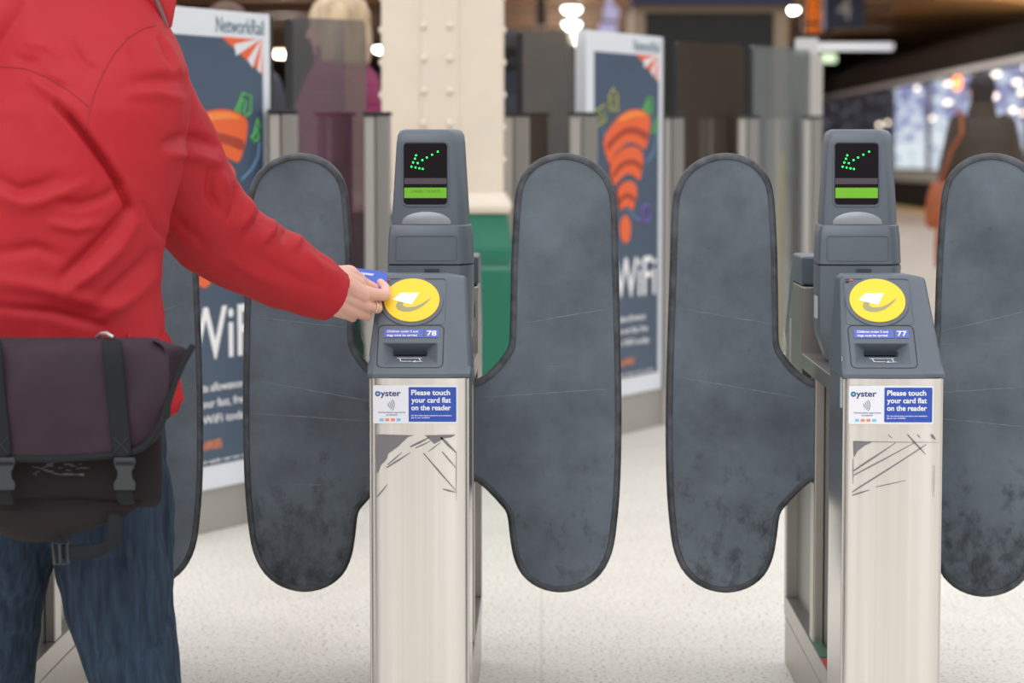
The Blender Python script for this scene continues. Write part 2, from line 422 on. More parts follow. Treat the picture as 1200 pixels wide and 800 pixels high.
def ring_pod(z, hw, yf, yb, ch=.028, r=.012):
    """plan outline of the head at height z, clockwise from front left, big chamfer front right"""
    return [(-hw + r, yf, z), (-hw + r * .3, yf + r * .3, z), (-hw, yf + r, z), (-hw * .96, (yf + yb) / 2, z), (-hw * .9, yb - .02, z), (-hw * .7, yb, z), (hw * .7, yb, z), (hw * .9, yb - .02, z),
            (hw, yf + ch * 2.2, z), (hw - ch * .12, yf + ch * 1.6, z), (hw - ch * .85, yf + ch * .18, z), (hw - ch * 1.15, yf, z)][::-1]
def gate(cx, number, label, ang_l, ang_r, seed, scuffs, residue):
    g = thing('ticket_gate', label, 'ticket gate', (cx, 4.7, 0), 0, 'ticket gates across the concourse')
    # kick plinth, frame and flank panels
    obj('plinth', bx(-.088, .088, .012, 1.148, 0, .108), M['steel_side'], g, bevel=.003)
    fb = bmesh.new()
    box(fb, -.09, .09, .232, 1.15, .112, .159)
    box(fb, -.09, .09, .232, .262, .159, .74); box(fb, -.09, .09, 1.10, 1.15, .159, .76)
    box(fb, -.09, .09, .262, .84, .71, .742)
    fr_ = obj('cabinet_frame', fb, M['steel_side'], g, bevel=.002)
    obj('flank_panel', bx(-.066, .066, .262, 1.10, .159, .712), M['dark_panel'], g, smooth=False)
    for s in (-1, 1):
        obj('hinge_cover', bx(*((s * .066, s * .0875) if s > 0 else (-.0875, -.066)), .545, .615, .159, .71), M['steel_side'], g, bevel=.003)
    prof = [(.80, .56), (1.15, .56), (1.15, .765), (1.02, .885), (.80, .885)]
    obj('rear_housing', prism(prof, lambda u, v, t: Vector((t, u, v)), -.0895, .0895), M['steel_side'], g, bevel=.003)
    cap = [(.80, .888), (1.0, .888), (1.16, .742), (1.17, .765), (1.03, .935), (1.0, .95), (.80, .95)]
    obj('rear_reader_cap', prism(cap, lambda u, v, t: Vector((t, u, v)), -.091, .091), M['plastic'], g, bevel=.006)
    for s in (-1, 1):
        obj('label_strip', bx(*sorted((s * .0895, s * .0905)), 1.04, 1.055, .69, .80), M['labelw'], g, smooth=False)
    # front column: gently bowed brushed steel with dark flanks
    cp = []
    N = 12
    for k in range(N + 1):
        x = -.0785 + .157 * k / N; cp.append((x, .004 * (x / .0785) ** 2 - .004 + .003))
    cp = [(-.0885, .2), (-.0885, .014), (-.0865, .007)] + cp + [(.0865, .007), (.0885, .014), (.0885, .2)]
    obj('front_column', loft([[(x, y, z) for x, y in cp] for z in (.1, .757)]), M['steel'], g, angle=50)
    for s in (-1, 1):
        obj('flank_strip', bx(*sorted((s * .0882, s * .0925)), .018, .232, .02, .756), M['mirror'], g, bevel=.0015)
    # side label on the left flank
    obj('side_label', bx(-.0935, -.0924, .03, .055, .70, .795), M['labelw'], g, smooth=False)
    # reader head
    def prof_(dx, d, dz):
        # (y,z) profile, d: slope face pushed back, dz top lowered
        return [(dx, .0 + d * .6, .757), (dx, .0 + d * .4, .766 - dz * .2), (dx, .012 + d, .779 - dz * .3), (dx, .150 + d * .8, .929 - dz), (dx, .168 + d * .6, .941 - dz), (dx, .236, .941 - dz), (dx, .244, .93 - dz), (dx, .244, .757)]
    def taper(v):
        k = 1 - .14 * max(0, min(1, (v[2] - .775) / .165)); return (v[0] * k, v[1], v[2])
    rings = [[taper(v) for v in prof_(x, d, dz)] for x, d, dz in ((-.0955, .010, .008), (-.088, .002, .001), (-.083, 0, 0), (.052, 0, 0), (.058, .003, .001), (.090, .026, .006), (.0955, .036, .012))]
    hd = obj('reader_head', loft(rings), M['plastic'], g, bevel=0)
    O = Vector((0, .0, .766)); V = Vector((0, .138, .150)).normalized(); F = frame(O, (1, 0, 0), V)
    # slot recess
    def fr_ring(u0, u1, v0, v1, w_): return [F @ Vector(q + (w_,)) for q in ((u0, v0), (u1, v0), (u1, v1), (u0, v1))]
    cut(hd, loft([fr_ring(-.072, .036, .018, .074, .004), fr_ring(-.070, .034, .020, .072, 0), fr_ring(-.050, .013, .055, .069, -.018), fr_ring(-.048, .011, .056, .068, -.03)]))
    md = hd.modifiers.new('b', 'BEVEL'); md.width = .0028; md.segments = 3; md.limit_method = 'ANGLE'; md.angle_limit = math.radians(24)
    hd.modifiers.new('w', 'WEIGHTED_NORMAL')
    for p in hd.data.polygons: p.use_smooth = True
    # raised outline round slot and name strip
    def outline_tube(name, w_, h, r, cu, cv, rad, m, parent=g, F_=F, t=.0):
        pts = [F_ @ Vector((u, v, t)) for u, v in rrect(w_, h, r, 5, cu, cv)]
        return obj(name, tube(pts, rad, 6, cyc=True), m, parent)
    outline_tube('bezel_line', .122, .100, .01, -.017, .064, .0011, M['plastic_dark'])
    outline_tube('bezel_line', .126, .112, .008, -.017, .172, .0008, M['plastic'])
    obj('slot_mouth', plate(F, [(-.0475, .0565), (.0105, .0565), (.0105, .0675), (-.0475, .0675)], -.0298, -.029), M['black'], g, smooth=False)
    # yellow touch disc
    def disc(cu, cv, r, t0, t1): return plate(F, [(cu + r * math.cos(a * PI / 32), cv + r * math.sin(a * PI / 32)) for a in range(64)], t0, t1)
    DU, DV = -.018, .172
    rg = obj('disc_surround', disc(DU, DV - .001, .0595, -.002, .0025), M['plastic'], g, bevel=.0015)
    yd = obj('touch_disc', disc(DU, DV, .0525, .002, .0045), M['yellow'], g, bevel=.0008)
    obj('printed_card_symbol', plate(F, [(DU - .036, DV), (DU - .0215, DV + .0165), (DU + .0137, DV + .0165), (DU, DV - .012)][::-1], .0045, .0052), M['white'], yd, smooth=False)
    poly = [(DU + x * .0525, DV + y * .0525) for x, y in ((-.51, -.10), (-.56, -.30), (-.48, -.46), (-.28, -.55), (-.05, -.55), (.2, -.45), (.42, -.27), (.6, -.06), (.72, .13), (.55, -.02), (.36, -.18), (.15, -.30), (-.05, -.345), (-.22, -.33), (-.31, -.25), (-.30, -.10))]
    obj('printed_swoosh', plate(F, poly, .0043, .0048), M['swoosh'], yd, smooth=False)
    ib = bmesh.new(); plate(F, [(-.074, .222), (-.068, .222), (-.068, .218), (-.074, .218)], 0.0006, .0014, ib)
    obj('indicator_mark', ib, M['black'], g, smooth=False)
    obj('indicator_mark', plate(F, [(-.066, .226), (-.060, .226), (-.060, .222), (-.066, .222)], .0006, .0014), M['red_led'], g, smooth=False)
    # small sign
    s1 = obj('notice_strip', plate(F, rrect(.074, .020, .0015, 3, -.031, .094), .0, .0012), M['bluelilac'], g, smooth=False)
    F2 = F @ Matrix.Translation((0, 0, .0012))
    text('lettering', [('Children under 5 and', -.062, .096, .058, .0050), ('dogs must be carried', -.062, .087, .056, .0050)], F2, M['white'], s1, .0004, .012)
    s2 = obj('number_sign', plate(F, rrect(.026, .020, .0015, 3, .0215, .094), .0, .0012), M['bluelilac'], g, smooth=False)
    text('number', [(number, .0125, .0885, .018, .0115)], F2, M['white'], s2, .0004, .015)
    # ticket symbol on the ledge of the slot: lines
    A = F @ Vector((-.046, .034, -.022)); 
    F3 = frame(F @ Vector((-.018, .026, -.0031)), (1, 0, 0), (F @ Vector((0, .055, -.018)) - F @ Vector((0, .020, 0))))
    tb = bmesh.new()
    for (a, b) in (((-.024, .020), (.022, .020)), ((-.019, .020), (-.016, .006)), ((.017, .020), (.020, .009)), ((-.016, .006), (.004, .006)), ((.006, .0035), (.024, .006)), ((.006, .0035), (.012, .010))):
        a = Vector(a + (.0015,)); b = Vector(b + (.0015,)); d = (b - a).normalized(); q = Vector((-d.y, d.x, 0)) * .0008
        vs = [tb.verts.new(F3 @ x) for x in (a - q, b - q, b + q, a + q)]; tb.faces.new(vs)
    obj('ticket_symbol', tb, M['white'], g, smooth=False)
    # stickers on the column
    FC = frame((0, -.0013, 0), (1, 0, 0), (0, 0, 1))       # w points to -y
    st = obj('touch_sticker', plate(FC, rrect(.156, .0705, .003, 4, -.006, .709), -.001, .0006), M['stickerw'], g, smooth=False)
    obj('blue_field', plate(FC, rrect(.088, .064, .0015, 3, .0255, .709), .0004, .0010), M['blue'], st, smooth=False)
    FT = FC @ Matrix.Translation((0, 0, .001)); FW = FC @ Matrix.Translation((0, 0, .0006))
    text('white_lettering', [('Please touch', -.0135, .7265, .0715, .0095), ('your card flat', -.0135, .7125, .073, .0095), ('on the reader', -.0135, .6985, .073, .0095),
                       ('For fare information and terms and conditions', -.0135, .6875, .074, .0022), ('go to our website', -.0135, .6835, .034, .0022)], FT, M['white'], st, .0003, .022)
    text('blue_lettering', [('yster', -.0705, .7245, .0375, .0108)], FW, M['navy'], st, .0003, .022)
    text('blue_lettering', [('Contactless payments', -.0745, .693, .050, .003), ('accepted', -.060, .6885, .020, .003)], FW, M['navy'], st, .0003, .0)
    ob = bmesh.new(); 
    outer = [(-.0755 + .0048 * math.cos(a * PI / 12), .7288 + .0048 * math.sin(a * PI / 12)) for a in range(24)]
    obj('roundel', plate(FW, outer, 0, .0003), M['navy'], st, smooth=False)
    obj('roundel', plate(FW, [(-.0755 + (x + .0755) * .55, .7288 + (y - .7288) * .55) for x, y in outer], .0003, .0006), M['lcyan'], st, smooth=False)
    wb_ = bmesh.new()
    for k in range(4):
        r = .004 + .0035 * k; c = (-.060, .708)
        arc = [(c[0] + r * math.cos(math.radians(a)), c[1] + r * math.sin(math.radians(a))) for a in range(-42, 43, 12)]
        arc2 = [(c[0] + (r + .0011) * math.cos(math.radians(a)), c[1] + (r + .0011) * math.sin(math.radians(a))) for a in range(-42, 43, 12)]
        plate(FW, arc + arc2[::-1], 0, .0003, wb_)
    obj('contactless_symbol', wb_, M['navy'], st, smooth=False)
    for k, mm in enumerate(('lcyan', 'lorange', 'lorange', 'lcyan')):
        obj('payment_mark', plate(FW, rrect(.0075, .005, .0008, 2, -.0685 + .0105 * k, .6805), 0, .0003), M[mm], st, smooth=False)
    # tape residue
    for pl in residue:
        obj('tape_residue', plate(FC, pl, -.0002, .0004), M['residue'], g, smooth=False)
    # display head on its stalk
    base = [ring_pod(z, h, yf, yb) for z, h, yf, yb in ((.744, .058, .54, .66), (.752, .068, .525, .67), (.795, .084, .505, .695), (.81, .0865, .50, .70), (.90, .0875, .498, .70), (.943, .0875, .498, .70))]
    pb_ = obj('display_base', loft(base), M['plastic'], g, bevel=0, angle=35)
    obj('seam_gasket', loft([ring_pod(z, .0855, .501, .697) for z in (.942, .9475)]), M['seamdark'], g, smooth=False)
    obj('display_collar', loft([ring_pod(z, h, yf, yb) for z, h, yf, yb in ((.9465, .0875, .498, .70), (1.0, .0855, .502, .70), (1.023, .083, .506, .70), (1.0255, .081, .508, .698))]), M['plastic'], g, angle=35)
    hdr = [ring_pod(z, h, yf, yb, .024) for z, h, yf, yb in ((1.0255, .079, .512, .698), (1.06, .0775, .514, .697), (1.19, .0695, .522, .69), (1.208, .0675, .525, .686), (1.216, .063, .531, .68), (1.2195, .055, .539, .67))]
    dh = obj('display_head', loft(hdr), M['plastic'], g, angle=35)
    # display window: lies in the front face plane of the head
    FH = frame((0, .514, 1.06), (1, 0, 0), (0, .008, .13))
    CU = -.010
    outline_tube('window_frame', .094, .130, .010, CU, .069, .0022, M['plastic'], dh, FH)
    obj('display_glass', plate(FH, rrect(.088, .124, .007, 5, CU, .069), -.003, .0008), M['glass_black'], dh, smooth=False)
    for (a, b) in ((474, 159), (445, 174), (418, 188), (395, 201), (371, 216), (348, 213), (363, 177), (357, 194), (340, 234), (360, 238), (380, 242), (397, 245)):
        u = CU + (a - 411) / 222 * .0885; v = .069 - (b - 270) / 310 * .126
        db = bmesh.new(); ball(db, FH @ Vector((u, v, .0008)), .0019, 2); obj('arrow_light', db, M['led'], dh)
    obj('status_strip', plate(FH, rrect(.086, .012, .001, 2, CU, .0545), .0008, .0012), mat('dim_strip', '4a444c', .3), dh, smooth=False)
    lc = obj('lcd_strip', plate(FH, rrect(.086, .021, .001, 2, CU, .0305), .0008, .0014), M['lcd'], dh, smooth=False)
    if number == '78':
        text('lcd_text', [('CARDS / TICKETS', CU - .030, .0315, .06, .005)], FH @ Matrix.Translation((0, 0, .0014)), M['lcdtext'], lc, .0002)
    dm = bmesh.new(); ball(dm, (-.008, .520, 1.027), 1, 4, (.066, .012, .030))
    for v in dm.verts: v.co.z = max(v.co.z, 1.027)
    bmesh.ops.remove_doubles(dm, verts=dm.verts, dist=1e-5)
    obj('indicator_dome', dm, M['dome'], g)
    FK = frame((0, .4980, .9465), (1, 0, 0), (0, .004, .0535))
    outline_tube('collar_panel_line', .125, .050, .006, -.008, .032, .0012, M['plastic'], g, FK)
    bb = bmesh.new(); plate(FK, rrect(.03, .006, .001, 2, .004, -.013), .0, .003, bb)
    obj('catch', bb, M['plastic_dark'], g, smooth=False)
    obj('side_label', bx(-.0885, -.0868, .515, .57, .835, .88), M['labelw'], g, bevel=.0005)
    # card reader vent on the right flank
    obj('flank_vent', bx(.0868, .0885, .60, .66, .83, .86), M['black'], g, smooth=False)
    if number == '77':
        obj('reflection_patch', bx(-.0895, -.068, .40, .62, .1595, .161), mat('green_reflection', '3f6e58', .4), g, smooth=False)  # coloured patches imitate green and red reflections in the recess
        obj('reflection_patch', bx(-.0895, -.068, .27, .38, .1595, .161), mat('red_reflection', 'b4443c', .4), g, smooth=False)
    paddle(g, -1, ang_l, seed, scuffs[0]); paddle(g, 1, ang_r, seed + 3.3, scuffs[1])
    return g

def strokes(segs, w_=.0011):
    out = []
    for a, b, k in segs:
        a = Vector(a); b = Vector(b); d = (b - a).normalized(); q = Vector((-d.y, d.x)) * w_ * k
        out.append([tuple(a - q * .6), tuple(a + (b - a) * .5 - q), tuple(b - q * .3), tuple(b + q * .3), tuple(a + (b - a) * .4 + q * .8), tuple(a + q * .6)])
    return out
def rp(x, y, cpx=490.5, S=638.): return ((x - cpx) / S, CAMZ - (y - HZ) / S)
def c8(x, y): return rp(430 + x * .2249, 440 + y * .2249)
res78 = [[c8(*p) for p in ((44, 312), (245, 314), (215, 322), (160, 375), (108, 412), (100, 440), (64, 478), (48, 520), (44, 420))],
         [c8(*p) for p in ((300, 314), (462, 312), (440, 325), (405, 330), (350, 360), (320, 330))]]
res78 += strokes([(c8(a, b), c8(c, d), k) for a, b, c, d, k in ((225, 375, 325, 325, 2.2), (100, 485, 225, 405, 1.6), (105, 470, 180, 405, 1.2), (250, 382, 330, 345, 1.3), (385, 325, 465, 405, 2.4),
                                                                (320, 400, 385, 350, .9), (390, 400, 468, 490, 1.1), (293, 408, 462, 605, 1.4), (395, 598, 462, 615, 1.3), (48, 640, 105, 572, 1.2), (466, 400, 466, 660, .5))])
def c7(x, y): return rp(985 + x * .2, 440 + y * .2, 1051., 632.)
res77 = [[c7(*p) for p in ((92, 372), (205, 374), (160, 395), (120, 425), (98, 465), (94, 440))]]
res77 += strokes([(c7(a, b), c7(c, d), k) for a, b, c, d, k in ((95, 545, 340, 378, 1.6), (98, 570, 450, 378, 1.2), (90, 668, 520, 388, 1.4), (90, 688, 190, 655, 1.2), (230, 637, 400, 598, .9),
                                                                (408, 330, 515, 445, 1.6), (295, 330, 320, 352, .9), (465, 330, 485, 350, 1), (550, 330, 572, 360, 2.4), (92, 372, 590, 376, .6), (93, 470, 93, 620, .7), (568, 510, 566, 700, .5))])
gate(-.2270, '78', 'grey ticket gate with green arrow display, being tapped by the hand holding the card', 0, 0, 1.0, (.17, .03), res78)
gate(.6490, '77', 'grey ticket gate with green arrow display and number 77, on the right', 0, math.radians(-14), 2.0, (.10, .17), res77)
gate(-1.097, '79', 'grey ticket gate behind the person in the red jacket, at the left edge', 0, math.radians(12), 5.0, (.0, .0), [])

# ================================================================== FAR BARRIER LINE
RD = Vector((.44, .898, 0)).normalized(); R0 = Vector((-.864, 8.17, 0)); RN = Vector((RD.y, -RD.x, 0))   # RN points to the camera's right/front
def rowY(px): return 14601 / (2105 - px)
def rowpt(px, off=0):
    k = (px - VPX) / FPX; B = R0 + RN * off; t_ = (k * B.y - B.x) / (RD.x - k * RD.y); return B + RD * t_
RANG = math.atan2(RD.y, RD.x)
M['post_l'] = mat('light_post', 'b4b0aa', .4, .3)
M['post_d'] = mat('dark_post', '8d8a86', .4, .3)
def smoke(name, tint, refl=.1, rough=.02, dust=None, dk=.1):
    m = bpy.data.materials.new(name); m.use_nodes = True; n = m.node_tree; n.nodes.clear(); L = n.links.new
    o = node(n, 'ShaderNodeOutputMaterial'); t = node(n, 'ShaderNodeBsdfTransparent'); t.inputs[0].default_value = lin(tint)
    g_ = node(n, 'ShaderNodeBsdfGlossy'); g_.inputs['Roughness'].default_value = rough; g_.inputs[0].default_value = (.8, .8, .8, 1)
    fz = node(n, 'ShaderNodeFresnel'); fz.inputs[0].default_value = 1.45
    ad = node(n, 'ShaderNodeMath', operation='ADD'); ad.inputs[1].default_value = refl; L(fz.outputs[0], ad.inputs[0])
    ge = node(n, 'ShaderNodeNewGeometry'); sb_ = node(n, 'ShaderNodeMath', operation='SUBTRACT'); sb_.inputs[0].default_value = 1; L(ge.outputs['Backfacing'], sb_.inputs[1])
    ml_ = node(n, 'ShaderNodeMath', operation='MULTIPLY'); L(ad.outputs[0], ml_.inputs[0]); L(sb_.outputs[0], ml_.inputs[1]); ad = ml_
    mx = node(n, 'ShaderNodeMixShader'); L(ad.outputs[0], mx.inputs[0]); L(g_.outputs[0], mx.inputs[2]); L(mx.outputs[0], o.inputs[0])
    df = node(n, 'ShaderNodeBsdfDiffuse'); df.inputs[0].default_value = lin(dust or '808080'); m2 = node(n, 'ShaderNodeMixShader'); m2.inputs[0].default_value = dk if dust else 0
    L(t.outputs[0], m2.inputs[1]); L(df.outputs[0], m2.inputs[2]); L(m2.outputs[0], mx.inputs[1])
    return m
M['smoke'] = smoke('smoked_glass', 'c2c2c6', .07, dust='8a8a8c', dk=.08)
M['smoke2'] = smoke('smoked_glass_brown', 'b8b2a8', .06, dust='6e6256', dk=.30)
M['clear'] = smoke('pale_glass', 'dfe6e8', .15, dust='b4b8b8', dk=.28)
M['capb'] = mat('black_cap', '1a1d20', .5)
def post(px, h, wpx, label, off=0.0, tall=None):
    Y = rowY(px); c = rowpt(px, off); wd = wpx * Y / FPX
    t = thing('barrier_post', label, 'barrier post', (c.x, c.y, 0), 0, 'steel posts of the far glass barrier')
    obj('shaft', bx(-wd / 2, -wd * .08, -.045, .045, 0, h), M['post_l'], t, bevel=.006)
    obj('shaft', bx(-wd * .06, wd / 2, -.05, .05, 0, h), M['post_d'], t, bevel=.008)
    obj('cap', bx(-wd / 2 - .004, wd / 2 + .004, -.055, .055, h, h + .012), M['capb'], t, bevel=.003)
    return t
post(333, 1.297, 31, 'steel barrier post between the left advertising board and the woman behind glass', .05)
post(443, 1.30, 30, 'steel barrier post at the left edge of the riveted cream column', .0)
post(604, 1.312, 32, 'steel barrier post just right of the riveted cream column', .0)
post(683, 1.32, 32, 'steel barrier post at the left edge of the middle advertising board', .07)
post(787, 1.325, 26, 'steel barrier post at the right edge of the middle advertising board', .0)
post(875, 1.335, 24, 'steel barrier post between the brown-tinted and the pale glass panel')
post(950, 1.343, 22, 'steel barrier post beside the tall pale pillar, left of gate 77 display')
def gpanel(px0, px1, y0, y1, m, label, off=-.09):
    a = rowpt(px0, off); b = rowpt(px1, off); d = b - a; L_ = d.length
    t = thing('glass_panel', label, 'glass panel', (a.x, a.y, 0), math.atan2(d.y, d.x), 'glass panels of the far barrier')
    za = CAMZ - (y0 - HZ) * rowY(px0) / FPX; zb = CAMZ - (y1 - HZ) * rowY(px1) / FPX
    poly = [(0, .12), (L_, .12), (L_, zb - .02), (L_ - .02, zb), (.02, za), (0, za - .02)]
    obj('pane', prism(poly, lambda u, v, t_: Vector((u, t_, v)), -.006, .006), m, t, smooth=False)
    obj('edge_strip', bx(-.012, .0, -.012, .012, .10, za - .01), M['capb'], t, smooth=False)
    obj('foot_rail', bx(0, L_, -.02, .02, .0, .13), M['post_d'], t, smooth=False)
gpanel(341, 428, 18, 22, M['smoke'], 'smoked glass panel in front of the blonde woman')
gpanel(610, 671, 35, 39, M['smoke2'], 'dark glass panel between the cream column and the middle advertising board', -.05)
gpanel(790, 869, 47, 51, M['smoke2'], 'brown-tinted glass panel right of the middle advertising board', -.09)
gpanel(878, 946, 52, 57, M['clear'], 'pale reflective glass panel left of the tall pale pillar', -.09)
# tall pillar
c = rowpt(954, -.2)
t = thing('pillar', 'tall pale grey pillar with a box on top, left of gate 77 display', 'pillar', (c.x, c.y, 0))
obj('shaft', bx(-.035, .03, -.05, .05, 0, 1.68), M['post_l'], t, bevel=.004)
obj('junction_box', bx(-.105, .005, -.05, .05, 1.68, 1.76), mat('pale_box', 'c3c4c2', .5), t, bevel=.004)
c = rowpt(938, -.35)
t = tag(obj('dark_pillar', bx(c.x - .05, c.x + .03, c.y, c.y + .1, 0, 1.7), mat('brown_pillar', '55504a', .6), bevel=.004), 'dark brown pillar seen through the pale glass panel', 'pillar')
c = rowpt(915, -.7)
tag(obj('yellow_pole', tube([(c.x, c.y, 0), (c.x, c.y, 1.18)], .018, 12), mat('yellow_pole', 'c99a2c', .5)), 'short yellow pole seen through the pale glass panel', 'pole')

# advertising boards
M['frame_w'] = mat('board_white', 'dfe4ea', .4)
M['slate'] = mat('poster_slate', '3d4f66', .45, var=.12, scale=2)
M['orange'] = mat('poster_orange', 'e8622a', .45)
M['orange2'] = mat('poster_orange_light', 'f58a3c', .45)
M['orange3'] = mat('poster_orange_dark', 'a8371c', .45)
M['green_l'] = mat('poster_green', '5fbf5a', .5)
M['yel_l'] = mat('poster_yellow', 'b8b84a', .5)
M['purp_l'] = mat('poster_purple', '7a55b4', .5)
M['bluelt'] = mat('poster_blue_line', '6f94b8', .5)
M['nrtext'] = mat('poster_navy_text', '3a6070', .5)
M['plinth'] = mat('board_plinth', 'a3a09a', .5, .2)
E2 = rowpt(776); A2 = E2 - RD * .772
def bl_(x, y):
    """zoomed measure on the middle board -> (along, height) on its face"""
    d = ray(680 + x * .2625, 90 + y * .2625); t_ = (A2 - CP).dot(RN) / d.dot(RN); q = CP + d * t_
    return ((q - A2).dot(RD), q.z)
def smooth_poly(pts, n=3, closed=True):
    L_ = len(pts); out = []
    for i in range(L_ if closed else L_ - 1):
        g = lambda j: pts[j % L_] if closed else pts[max(0, min(L_ - 1, j))]
        p0, p1, p2, p3 = g(i - 1), g(i), g(i + 1), g(i + 2)
        for q in range(n):
            t = q / n; out.append(tuple(.5 * (2 * p1[j] + (p2[j] - p0[j]) * t + (2 * p0[j] - 5 * p1[j] + 4 * p2[j] - p3[j]) * t * t + (3 * p1[j] - p0[j] - 3 * p2[j] + p3[j]) * t ** 3) for j in (0, 1)))
    return out
def sw(pts): return [bl_(*p) for p in smooth_poly(pts)]
SWIRL = [
    ('wifi_band', 'orange', sw([(100, 300), (112, 262), (145, 215), (185, 175), (230, 155), (270, 158), (305, 185), (308, 230), (298, 290), (285, 330), (262, 318), (225, 300), (190, 315), (155, 350), (128, 395), (110, 350)]), .0005),
    ('band_shade', 'orange3', sw([(118, 305), (150, 272), (190, 240), (235, 232), (280, 248), (298, 262), (294, 290), (262, 272), (225, 262), (185, 272), (150, 300), (122, 335)]), .002),
    ('band_highlight', 'orange2', sw([(160, 205), (190, 178), (230, 163), (268, 166), (292, 184), (262, 186), (225, 190), (190, 205)]), .002),
    ('wifi_band', 'orange', sw([(128, 410), (145, 370), (185, 330), (225, 318), (258, 330), (275, 365), (270, 420), (258, 468), (235, 450), (210, 440), (180, 455), (150, 490), (135, 460)]), .0025),
    ('band_shade', 'orange3', sw([(142, 435), (165, 400), (200, 378), (240, 378), (268, 400), (266, 425), (238, 402), (205, 402), (172, 420), (146, 455)]), .004),
    ('wifi_band', 'orange', sw([(160, 510), (185, 480), (215, 472), (240, 490), (245, 530), (235, 570), (225, 600), (205, 585), (185, 590), (170, 600), (165, 560)]), .0045),
    ('band_shade', 'orange3', sw([(168, 550), (185, 530), (210, 525), (238, 545), (234, 565), (208, 548), (186, 554), (170, 575)]), .006),
    ('wifi_dot', 'orange', [bl_(198 + 24 * math.cos(a * PI / 14), 685 + 62 * math.sin(a * PI / 14)) for a in range(28)], .0005),
]
DOODLE = [
    ('doodle', 'yel_l', [bl_(*p) for p in ((62, 165), (105, 135), (110, 205), (68, 232))], .004), ('doodle', 'yel_l', [bl_(*p) for p in ((78, 178), (92, 168), (96, 195), (82, 204))], .003),
    ('doodle', 'yel_l', [bl_(*p) for p in ((125, 95), (143, 62), (163, 95), (165, 160), (127, 158))], .004), ('doodle', 'yel_l', [bl_(*p) for p in ((134, 105), (155, 105), (155, 145), (134, 145))], .003),
    ('doodle', 'green_l', [bl_(*p) for p in ((298, 100), (318, 108), (316, 165), (306, 176), (300, 165), (306, 125), (296, 120), (288, 168), (280, 160))], .004),
    ('doodle', 'green_l', [bl_(*p) for p in ((334, 185), (341, 215), (333, 215), (336, 250), (326, 262), (319, 250), (326, 235))], .004),
    ('doodle', 'purp_l', [bl_(*p) for p in ((268, 600), (285, 575), (305, 590), (308, 630), (290, 655), (268, 640))], .006),
    ('light_trail', 'bluelt', [bl_(*p) for p in ((338, 260), (335, 310), (318, 355), (292, 390))], .003),
    ('light_trail', 'bluelt', [bl_(*p) for p in ((200, 590), (225, 612), (245, 638), (262, 640))], .004),
    ('light_trail', 'bluelt', [bl_(*p) for p in ((100, 230), (102, 262), (112, 285))], .003),
]
def board(E, ztop, zbot, label, wd=.772):
    a = E - RD * wd
    t = thing('advertising_board', label, 'advertising board', (a.x, a.y, 0), RANG, 'station WiFi advertising boards')
    FB = frame((0, 0, 0), (1, 0, 0), (0, 0, 1))
    obj('board_back', bx(.0, wd, 0.0, .05, zbot, ztop), M['frame_w'], t, bevel=.003)
    obj('edge_post', bx(wd + .001, wd + .018, .0, .06, zbot, ztop), M['capb'], t, smooth=False)
    obj('plinth', bx(.0, wd + .02, .012, .16, 0, zbot), M['plinth'], t, bevel=.004)
    u0, u1 = .075 * wd / .772, .725
    zt = ztop - .083
    pn = obj('poster', plate(FB, [(u0, zbot + .075), (u1, zbot + .075), (u1, zt - .11), (u1 - .235, zt), (u0, zt)], 0, .002), M['slate'], t, smooth=False)
    tri = [(u1, zt + .002), (u1 - .235, zt + .002), (u1, zt - .108)]
    lg = obj('logo_triangle', plate(FB, tri, .0, .0022), M['orange'], t, smooth=False)
    rb = bmesh.new()
    for (p1, p2, w1, w2) in (((u1 - .02, zt + .002), (u1 - .16, zt - .036), .002, .018), ((u1 - .008, zt + .002), (u1 - .075, zt - .076), .002, .018), ((u1, zt - .0), (u1 - .022, zt - .10), .001, .010)):
        d = (Vector(p2) - Vector(p1)).normalized(); q = Vector((-d.y, d.x))
        plate(FB, [tuple(Vector(p1) - q * w1), tuple(Vector(p2) - q * w2), tuple(Vector(p2) + q * w2), tuple(Vector(p1) + q * w1)], .0022, .003, rb)
    obj('logo_ray', rb, M['frame_w'], lg, smooth=False)
    text('lettering', [('NetworkRail', u1 - .262, zt + .016, .272, .047)], FB, M['nrtext'], t, .001, .004)
    FP = FB @ Matrix.Translation((0, 0, .002))
    k = (ztop - zbot) / 1.49
    z = lambda v: zbot + (v - .15) * k
    text('headline', [('WiFi', .27, z(.56), .425, .163 * k)], FP, M['white'], pn, .001, .008)
    text('small_lettering', [('Save your data allowance', .13, z(.458), .46, .026), ('Connect to our fast, free', .13, z(.408), .485, .026), ('in-station WiFi today', .13, z(.358), .50, .026)], FP, M['white'], pn, .001, .0)
    text('hashtag', [('#stationWiFi', .22, z(.275), .25, .03)], FP, M['orange2'], pn, .001, .005)
    text('footnote', [('Terms and conditions apply, see our website', .12, z(.235), .56, .010)], FP, M['white'], pn, .001, .0)
    # the orange swirl of a wifi symbol: three curled bands above a dot, with line doodles round it
    for nm, mm, pts, t0 in SWIRL:
        obj(nm, plate(FP, [(u * wd / .772, z_ * k + zbot - .163 * k) for u, z_ in pts], t0, t0 + .0015), M[mm], pn, smooth=False)
    for nm, mm, pts, r_ in DOODLE:
        obj(nm, tube([FP @ Vector((u * wd / .772, z_ * k + zbot - .163 * k, .001)) for u, z_ in pts], r_, 5, cyc=(nm == 'doodle')), M[mm], pn)
    return t
board(R0.copy(), 1.61, .135, 'tall white-framed station WiFi board, behind the outstretched red sleeve')
board(E2.copy(), 1.664, .163, 'tall white-framed station WiFi board, standing between the two middle gate paddles')

